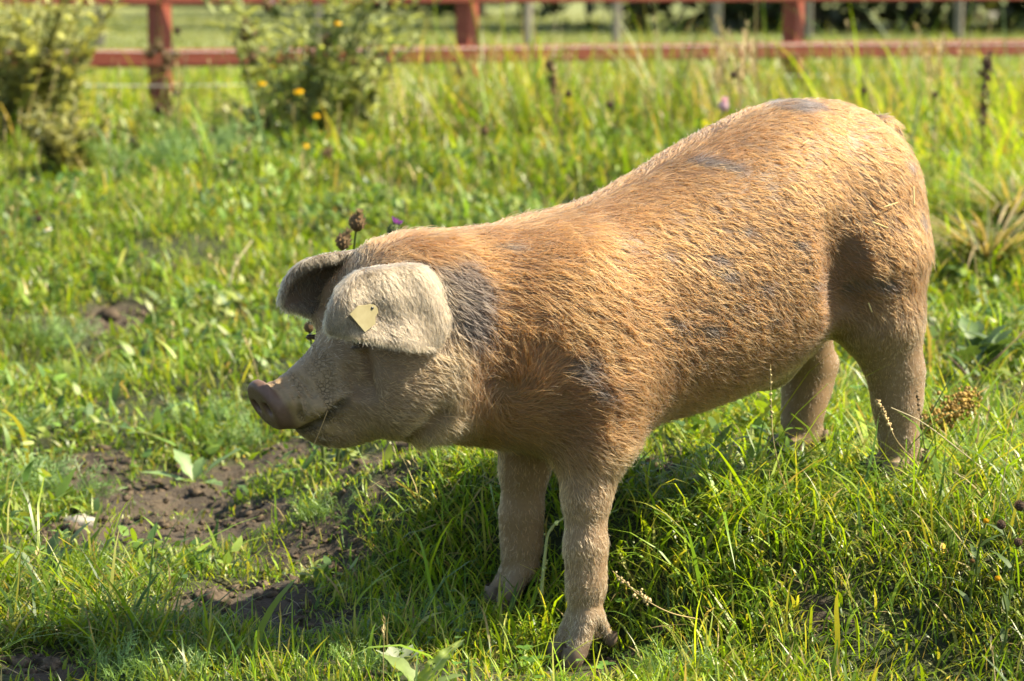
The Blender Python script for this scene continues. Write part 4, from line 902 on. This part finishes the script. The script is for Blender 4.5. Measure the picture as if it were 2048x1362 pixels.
blade_tuft('grass_tussock', 'shaggy dry tipped grass tussock right of the rump', foot(1975, 7.2), [(g.random() * 6.28, .3 + .4 * g.random(), 1.4 + .8 * g.random(), .26 + .2 * g.random(), .004 + .003 * g.random(), (np.array([.13, .15, .03]) if g.random() < .6 else TAN * .8) * math.exp(g.normal(0, .25))) for i in range(105)], M_leaf, 'grass')
blade_tuft('grass_tussock', 'shaggy yellow green grass tussock at the right edge behind the rump', foot(2020, 8.2), [(g.random() * 6.28, .2 + .4 * g.random(), 1.2 + .9 * g.random(), .24 + .16 * g.random(), .005 + .003 * g.random(), (np.array([.13, .15, .03]) if g.random() < .65 else TAN * .8) * math.exp(g.normal(0, .25))) for i in range(105)], M_leaf, 'grass')
# plumes of dry grass
def plume(label, px, top, d, n, seed):
    g = np.random.default_rng(seed); b = foot(px, d); o = empty('plume_grass', b, label, 'dry grass', 'tan grass plumes before the fence'); Hh = at(px, top, d)[2] - b[2]
    for i in range(n):
        P = arc(b + np.append(g.normal(0, .03, 2), 0), g.random() * 6.28, .04, .1 + .25 * g.random(), Hh * (.75 + .3 * g.random()), 8); m_ = MB(); m_.tube(P, np.linspace(.0018, .001, 8), TAN * .9, 4)
        for k in range(46):
            u = .55 + .45 * g.random(); q = P[0] + (P[-1] - P[0]) * u; q = P[min(7, int(u * 7))] + (P[min(7, int(u * 7) + 1)] - P[min(7, int(u * 7))]) * (u * 7 % 1); a = g.random() * 6.28; l_ = .05 * (1.25 - u)
            m_.leaf(arc(q, a, .5, .8, l_ + .012, 3), np.array([.0018, .003, .0006]), TAN * math.exp(g.normal(.1, .2)), fold=0)
        m_.obj('plume', M_dry, o)
plume('broad tan grass plume left of the right fence post', 1478, 40, 10.2, 9, 1); plume('small tan grass plume beside the larger tan one', 1425, 62, 10.6, 4, 2); plume('greenish brown plume against the dark wood at right', 1860, 40, 10.8, 5, 3)
# dark upright dock stalk at the right
def seed_stalk(name, label, cat, pts, dens, r, c, seed, blobr, spread, frac=(.0, 1.0), mat=None, group=None):
    g = np.random.default_rng(seed); pts = np.asarray(pts, float); n = 24; u = np.linspace(0, len(pts) - 1, n); i = np.clip(u.astype(int), 0, len(pts) - 2); P = catm(pts[:, None], n)[:, 0]
    o = empty(name, P[0], label, cat, group); m_ = MB(); m_.tube(P, np.linspace(r, r * .55, n), c, 5); m_.obj('stem', M_dry, o)
    if dens:
        m_ = MB()
        for k in range(dens):
            q = P[int((frac[0] + (frac[1] - frac[0]) * g.random()) * (n - 1))] + g.normal(0, spread, 3); m_.blob(q, blobr * (.6 + .8 * g.random()), np.asarray(c) * math.exp(g.normal(.15, .3)), 6, 4, .6, k)
        m_.obj('seeds', M_dry, o)['kind'] = 'stuff'
    return o
def line(*q): return [at(px, py, d) for px, py, d in q]
q0 = foot(1960, 9.0); seed_stalk('dock_stalk', 'dark reddish dock seed stalk standing right of the rump', 'dock', [q0, at(1968, 170, 9.0), at(1985, 105, 9.0)], 120, .004, np.array([.07, .035, .025]), 1, .006, .010, (.3, .9))
q0 = foot(1130, 9.4); seed_stalk('dock_stalk', 'brown dock seed stalk in the meadow left of the back', 'dock', [q0, at(1110, 200, 9.4), at(1105, 120, 9.4)], 50, .003, np.array([.11, .065, .03]), 2, .006, .008, (.6, 1))
P0 = ground_at(1850, 900); seed_stalk('fallen_dock_head', 'golden brown dock seed cluster lying in grass right of the hind foot', 'dock', [P0 + (-.03, 0, .03), at(1880, 838, P0[1] * 1.01), at(1935, 800, P0[1] * 1.02), at(1985, 770, P0[1] * 1.03)], 420, .002, np.array([.26, .165, .045]), 3, .0034, .012, (.12, .75))
P0 = ground_at(1900, 760)[1]
seed_stalk('dead_stalk', 'dark bare dead stalk leaning at the right picture edge', 'dead stalk', line((1912, 800, P0), (1960, 745, P0), (2010, 700, P0), (2070, 640, P0 + .1)), 0, .0032, np.array([.10, .065, .04]), 4, 0, 0)
seed_stalk('dead_stalk', 'short dark broken stalk right of the hind leg', 'dead stalk', line((1932, 748, P0 - .1), (1915, 730, P0 - .1), (1895, 712, P0 - .1)), 0, .0028, np.array([.09, .055, .04]), 5, 0, 0)
seed_stalk('dead_stalk', 'pale twisted dead stalk under the dark leaning one', 'dead stalk', line((1925, 830, P0 - .15), (1975, 790, P0 - .15), (2040, 745, P0 - .15), (2080, 730, P0 - .15)), 0, .0025, np.array([.24, .18, .10]), 6, 0, 0)
d = 4.45
P0 = ground_at(2010, 975); seed_stalk('dry_straw', 'long pale straw slanting down right of the hind foot', 'straw', [P0, at(1925, 905, P0[1] - .02), at(1845, 845, P0[1] - .06), at(1782, 815, P0[1] - .1)], 0, .0016, np.array([.42, .35, .22]), 7, 0, 0)
P0 = ground_at(1835, 940); seed_stalk('ryegrass_head', 'tan ryegrass head leaning across the near hind leg', 'grass head', [P0 + (.02, -.06, 0), at(1800, 890, 4.28), at(1775, 840, 4.27), at(1752, 797, 4.26)], 40, .0011, np.array([.34, .25, .12]), 8, .0024, .0016, (.55, 1))
P0 = ground_at(1868, 985); seed_stalk('grass_stalk', 'thin dark upright grass stalk against the near hind foot', 'grass stalk', [P0, at(1850, 900, P0[1]), at(1842, 840, P0[1]), at(1832, 775, P0[1])], 24, .0011, np.array([.13, .09, .05]), 9, .002, .001, (.6, 1))
P0 = ground_at(1580, 1010); seed_stalk('grass_stalk', 'tall thin pale grass stalk rising against the belly edge', 'grass stalk', [P0, at(1550, 900, P0[1] - .03), at(1543, 820, P0[1] - .04), at(1541, 728, P0[1] - .05)], 26, .0011, np.array([.34, .27, .13]), 10, .0018, .001, (.6, 1))
P0 = ground_at(1400, 1262); seed_stalk('grass_stalk', 'bent tan grass stalk with seed head right of the near foreleg', 'grass stalk', [P0 + (0, 0, .02), at(1340, 1225, P0[1] - .02), at(1285, 1195, P0[1] - .05), at(1225, 1142, P0[1] - .08)], 34, .0012, np.array([.36, .27, .13]), 11, .0026, .004, (.6, 1))
P0 = ground_at(1085, 1190)[1]; seed_stalk('chewed_stem', 'pale chewed stem with yellowing leaves between the forelegs', 'plant stem', line((1083, 1190, P0 + .02), (1090, 1110, P0 + .02), (1100, 1060, P0 + .03), (1135, 1030, P0 + .06)), 14, .0034, np.array([.27, .30, .12]), 12, .0030, .004, (.1, .8))
P0 = ground_at(410, 605)[1]; seed_stalk('dry_straw', 'pale dry stalk bent over the turf left of the far ear', 'straw', line((408, 602, P0), (455, 575, P0), (470, 530, P0), (505, 480, P0 + .05)), 12, .0035, np.array([.45, .38, .24]), 13, .004, .004, (.2, .9))
# straw in the mouth and hay on the back
m_ = seed_stalk('grass_straw', 'thin brown grass straw hanging from the corner of the mouth', 'straw', [pw(*np.array(on_t(655, 822, tcs(-.42) + .066))), pw(*np.array(on_t(636, 870, tcs(-.42) + .085))), pw(*np.array(on_t(612, 925, tcs(-.42) + .09)))], 0, .0009, np.array([.26, .17, .07]), 14, 0, 0)
kdp = KDTree(len(PV))
for i, q in enumerate(PW): kdp.insert(q, i)
kdp.balance()
def on_pig(px, py):
    d0 = ray(px, py); best = None
    for k in np.arange(3.5, 5.2, .004):
        P = CP + d0 * k; q, i, dist = kdp.find(P)
        if dist < .006: return P, np.array(q)
    return CP + d0 * 4.3, CP + d0 * 4.3
for x0, y0, x1, y1, lab in ((1827, 372, 1828, 410, 'upright hay stalk stuck to the ham near its right edge'), (1745, 444, 1776, 456, 'hay stalk lying on the ham above the groin'), (1768, 414, 1795, 405, 'short pale hay stalk on the ham below the tail'), (1737, 606, 1744, 624, 'short hay stalk on the thigh beside the dark groin'), (1581, 370, 1594, 384, 'short pale hay stalk on the loin'), (1606, 288, 1618, 280, 'tiny pale hay stalk high on the rump')):
    a_, b_ = on_pig(x0, y0)[0], on_pig(x1, y1)[0]; vv = ray((x0 + x1) / 2, (y0 + y1) / 2); off = -vv * .006
    m_ = MB(); m_.tube([a_ + off, (a_ + b_) / 2 + off * 1.2, b_ + off], [.0012, .0014, .0011], np.array([.55, .43, .20]), 5); tag(m_.obj('hay_stalk', M_dry, origin=(a_ + b_) / 2), lab, 'hay', 'hay stalks caught on the pig')
# dock seedling in the bare soil
def dock_leaf(o, base, az, l0, l1, L_, w, c, wav=.25):
    m_ = MB(); n = 11; P = arc(base, az, l0, l1, L_, n); u = np.linspace(0, 1, n); wd = w * np.sin(np.clip((u - .18) / .82, 0, 1) ** .8 * math.pi) ** .7 + .0016; cc = np.repeat(np.array(c)[None], n, 0); cc[:3] = cc[:3] * .8 + np.array([.06, .06, .02])
    m_.leaf(P, wd * (1 + wav * np.sin(u * 17 + az)), cc, fold=.28); return m_.obj('leaf', M_leaf, o)
P0 = ground_at(388, 962); P0[2] = gz_(P0[0], P0[1]); o = empty('dock_seedling', P0, 'young broad leaved dock seedling growing in the bare soil left of the pig', 'dock')
for az, l0, l1, L_, w in ((.15, .80, 1.15, .150, .016), (2.4, .55, 1.0, .100, .019), (3.15, 1.2, 1.5, .125, .014), (-.6, 1.3, 1.7, .085, .018), (1.2, .5, .9, .07, .013), (-2.2, 1.0, 1.5, .06, .013)): dock_leaf(o, P0 + (0, 0, .004), az, l0, l1, L_, w, (.16, .25, .09))
P0 = ground_at(850, 1390); o = empty('dock_plant', P0, 'curled light green dock leaf full of holes at the bottom edge', 'dock')
m_ = MB(); nu_, nv_ = 30, 15; gh = np.random.default_rng(4); u = np.linspace(0, 1, nu_); rib = np.array([at(838 + 88 * q_ - 10 * math.sin(q_ * 3), 1392 - 128 * q_ + 16 * q_ * q_, P0[1] - .02 * math.sin(q_ * 3)) for q_ in u])
wd = .023 * np.sin((u * .90 + .08) * math.pi) ** .55 * (1 + .10 * np.sin(u * 25) + .05 * gh.normal(size=nu_)); side = np.array([.80, -.25, .30]); lift = np.array([.10, -.55, .55]); v_ = np.linspace(-1, 1, nv_)
V = np.array([rib[i] + side * wd[i] * q_ + lift * wd[i] * (.55 * q_ * q_ + .10 * math.sin(i * 1.1 + q_ * 4)) for i in range(nu_) for q_ in v_])
hol = [(.30, .45, .05), (.52, -.5, .05), (.72, .3, .06), (.62, .72, .04), (.42, -.2, .025), (.85, -.35, .05), (.20, -.55, .03)]
F = [(i * nv_ + j, i * nv_ + j + 1, (i + 1) * nv_ + j + 1, (i + 1) * nv_ + j) for i in range(nu_ - 1) for j in range(nv_ - 1) if not any(((u[i] - a) ** 2 + ((v_[j] - b) * .35) ** 2) ** .5 < r for a, b, r in hol)]
cc = np.repeat(np.array([[.24, .31, .07]]), len(V), 0) * (1 + .35 * (fbm(np.repeat(u, nv_) * 9, np.tile(v_, nu_) * 4, 3)[:, None] - .5)); cc[np.tile(np.abs(v_) < .08, nu_)] = (.34, .38, .16)
m_.add(V, (), F, cc); m_.obj('leaf', M_leaf, o); dock_leaf(o, P0, 2.6, .7, 1.3, .10, .016, (.15, .21, .06)); dock_leaf(o, P0, .2, .8, 1.5, .07, .012, (.15, .21, .06))
P0 = ground_at(800, 1358); o = empty('dock_plant', P0, 'small pale ragged leaf rosette at the bottom edge left of the holed leaf', 'dock')
for k in range(6): dock_leaf(o, P0 + (0, 0, .01), k * 1.05, .5, 1.1, .055, .009, (.24, .28, .17), .5)
P0 = ground_at(1985, 745); P0[2] = gz_(P0[0], P0[1]); o = empty('dock_plant', P0, 'dark leafy dock under the leaning dead stalk at the right edge', 'dock'); g = np.random.default_rng(77)
for k in range(16): dock_leaf(o, P0 + np.append(g.normal(0, .04, 2), .01), g.random() * 6.28, .3 + .6 * g.random(), 1.1 + .6 * g.random(), .10 + .07 * g.random(), .014 + .008 * g.random(), np.array([.07, .12, .035]) * math.exp(g.normal(0, .25)), .3)
P0 = ground_at(90, 1190); P0[2] = gz_(P0[0], P0[1]); o = empty('dock_plant', P0, 'leaning blue green dock with narrow leaves at the lower left', 'dock')
for az, l0, l1, L_, w in ((.3, .3, .9, .16, .012), (1.0, .2, .5, .12, .012), (2.9, .5, 1.0, .12, .016), (3.6, .9, 1.4, .12, .014), (-.6, .9, 1.5, .12, .015)): dock_leaf(o, P0, az, l0, l1, L_, w, (.10, .15, .06), .35)
# the pale stone
P0 = ground_at(160, 1048); P0[2] = gz_(P0[0], P0[1]); m_ = MB(); rs = np.random.default_rng(8); m_.blob(P0 + (0, 0, -.002), (.036, .024, .016), (1, 1, 1), 12, 8, .42, 8); tag(m_.obj('stone', M_stone, origin=P0), 'pale flat stone half sunk in the bare soil at left', 'stone')
for px, py, r_, lab in ((1010, 0, 0, ''),): pass
# flowers
for px, py, d, r, lab in ((525, 167, 10.0, .013, 'yellow flower left of the others against the thistle bush'), (597, 183, 10.0, .017, 'largest yellow flower in front of the thistle bush'), (633, 232, 9.9, .012, 'yellow flower low on the right of the thistle bush'), (612, 292, 9.6, .011, 'lowest yellow flower at the foot of the thistle bush'), (546, 134, 10.1, .014, 'topmost small yellow flower on the thistle bush'), (675, 47, 10.1, .014, 'small ochre flower high on the right side of the thistle bush')):
    flower('yellow_flower', lab, 'flower', 'yellow', px, py, d, r, base_px=px - 15, group='yellow flowers at the thistle bush', fd=.05)
for px, py, kind, lab, r in ((122, 406, 'spent', 'orange brown spent mayweed head uppermost at the left edge', .012), (72, 424, 'spent', 'brown spent mayweed head above the small daisy', .011), (78, 438, 'bud', 'dark dry flower head just above the small daisy', .009), (95, 458, 'daisy', 'white petalled mayweed daisy at the left edge', .012), (8, 466, 'spent', 'ochre spent mayweed head touching the left picture edge', .010), (40, 488, 'spent', 'lowest ochre mayweed head at the left edge', .010)):
    P0 = ground_at(px, py + 95); flower('mayweed_flower', lab, 'flower', kind, px, py, P0[1], r, group='mayweed flowers')
for px, py, kind, lab, r in ((1972, 1042, 'disc', 'round yellow petalless mayweed head upper of two at lower right', .0075), (1995, 1157, 'disc', 'round yellow petalless mayweed head lower of two at lower right', .0078), (2003, 1050, 'bud', 'dark dry mayweed head right of the upper yellow one', .0065), (2040, 1012, 'bud', 'dark dry mayweed head at the right picture edge', .0075), (1945, 1122, 'spent', 'small brown mayweed head left of the lower yellow one', .006), (2036, 1085, 'bud', 'dark dry mayweed head near the right edge between the yellow ones', .006)):
    P0 = ground_at(px - 10, py + 62); flower('mayweed_flower', lab, 'flower', kind, px, py, P0[1] - .02, r, base_px=px - 10, group='mayweed flowers')
for px, py, d, kind, lab, r in ((1447, 213, 8.4, 'pink', 'single pale pink clover flower above the middle of the back', .016), (1098, 130, 9.5, 'bud', 'dark seed head in the tall grass below the middle rail', .013), (1220, 210, 8.9, 'bud', 'dark seed head in the meadow left of the pink clover', .011), (1137, 188, 9.2, 'bud', 'rust brown seed head beside the brown dock stalk', .011), (268, 285, 9.4, 'bud', 'dark round seed head in the turf below the left fence post', .020), (1870, 190, 8.8, 'bud', 'small dark seed head above the tail', .010), (1728, 182, 8.8, 'bud', 'small dark seed head above the rump', .010), (1467, 150, 9.4, 'bud', 'dark seed head under the broad tan plume', .012), (970, 262, 8.6, 'brown', 'pale thistle head in the meadow above the shoulders', .013), (650, 310, 9.4, 'brown', 'pale fluffy thistle head right of the lowest yellow flower', .020)):
    flower('meadow_flower', lab, 'flower', kind, px, py, d, r, group='scattered meadow flower heads')
flower('yellow_flower', 'tiny yellow flower on the lower left of the turf before the thistle', 'flower', 'yellow', 548, 20 + 262, 9.5, .008, group='yellow flowers at the thistle bush') if False else None
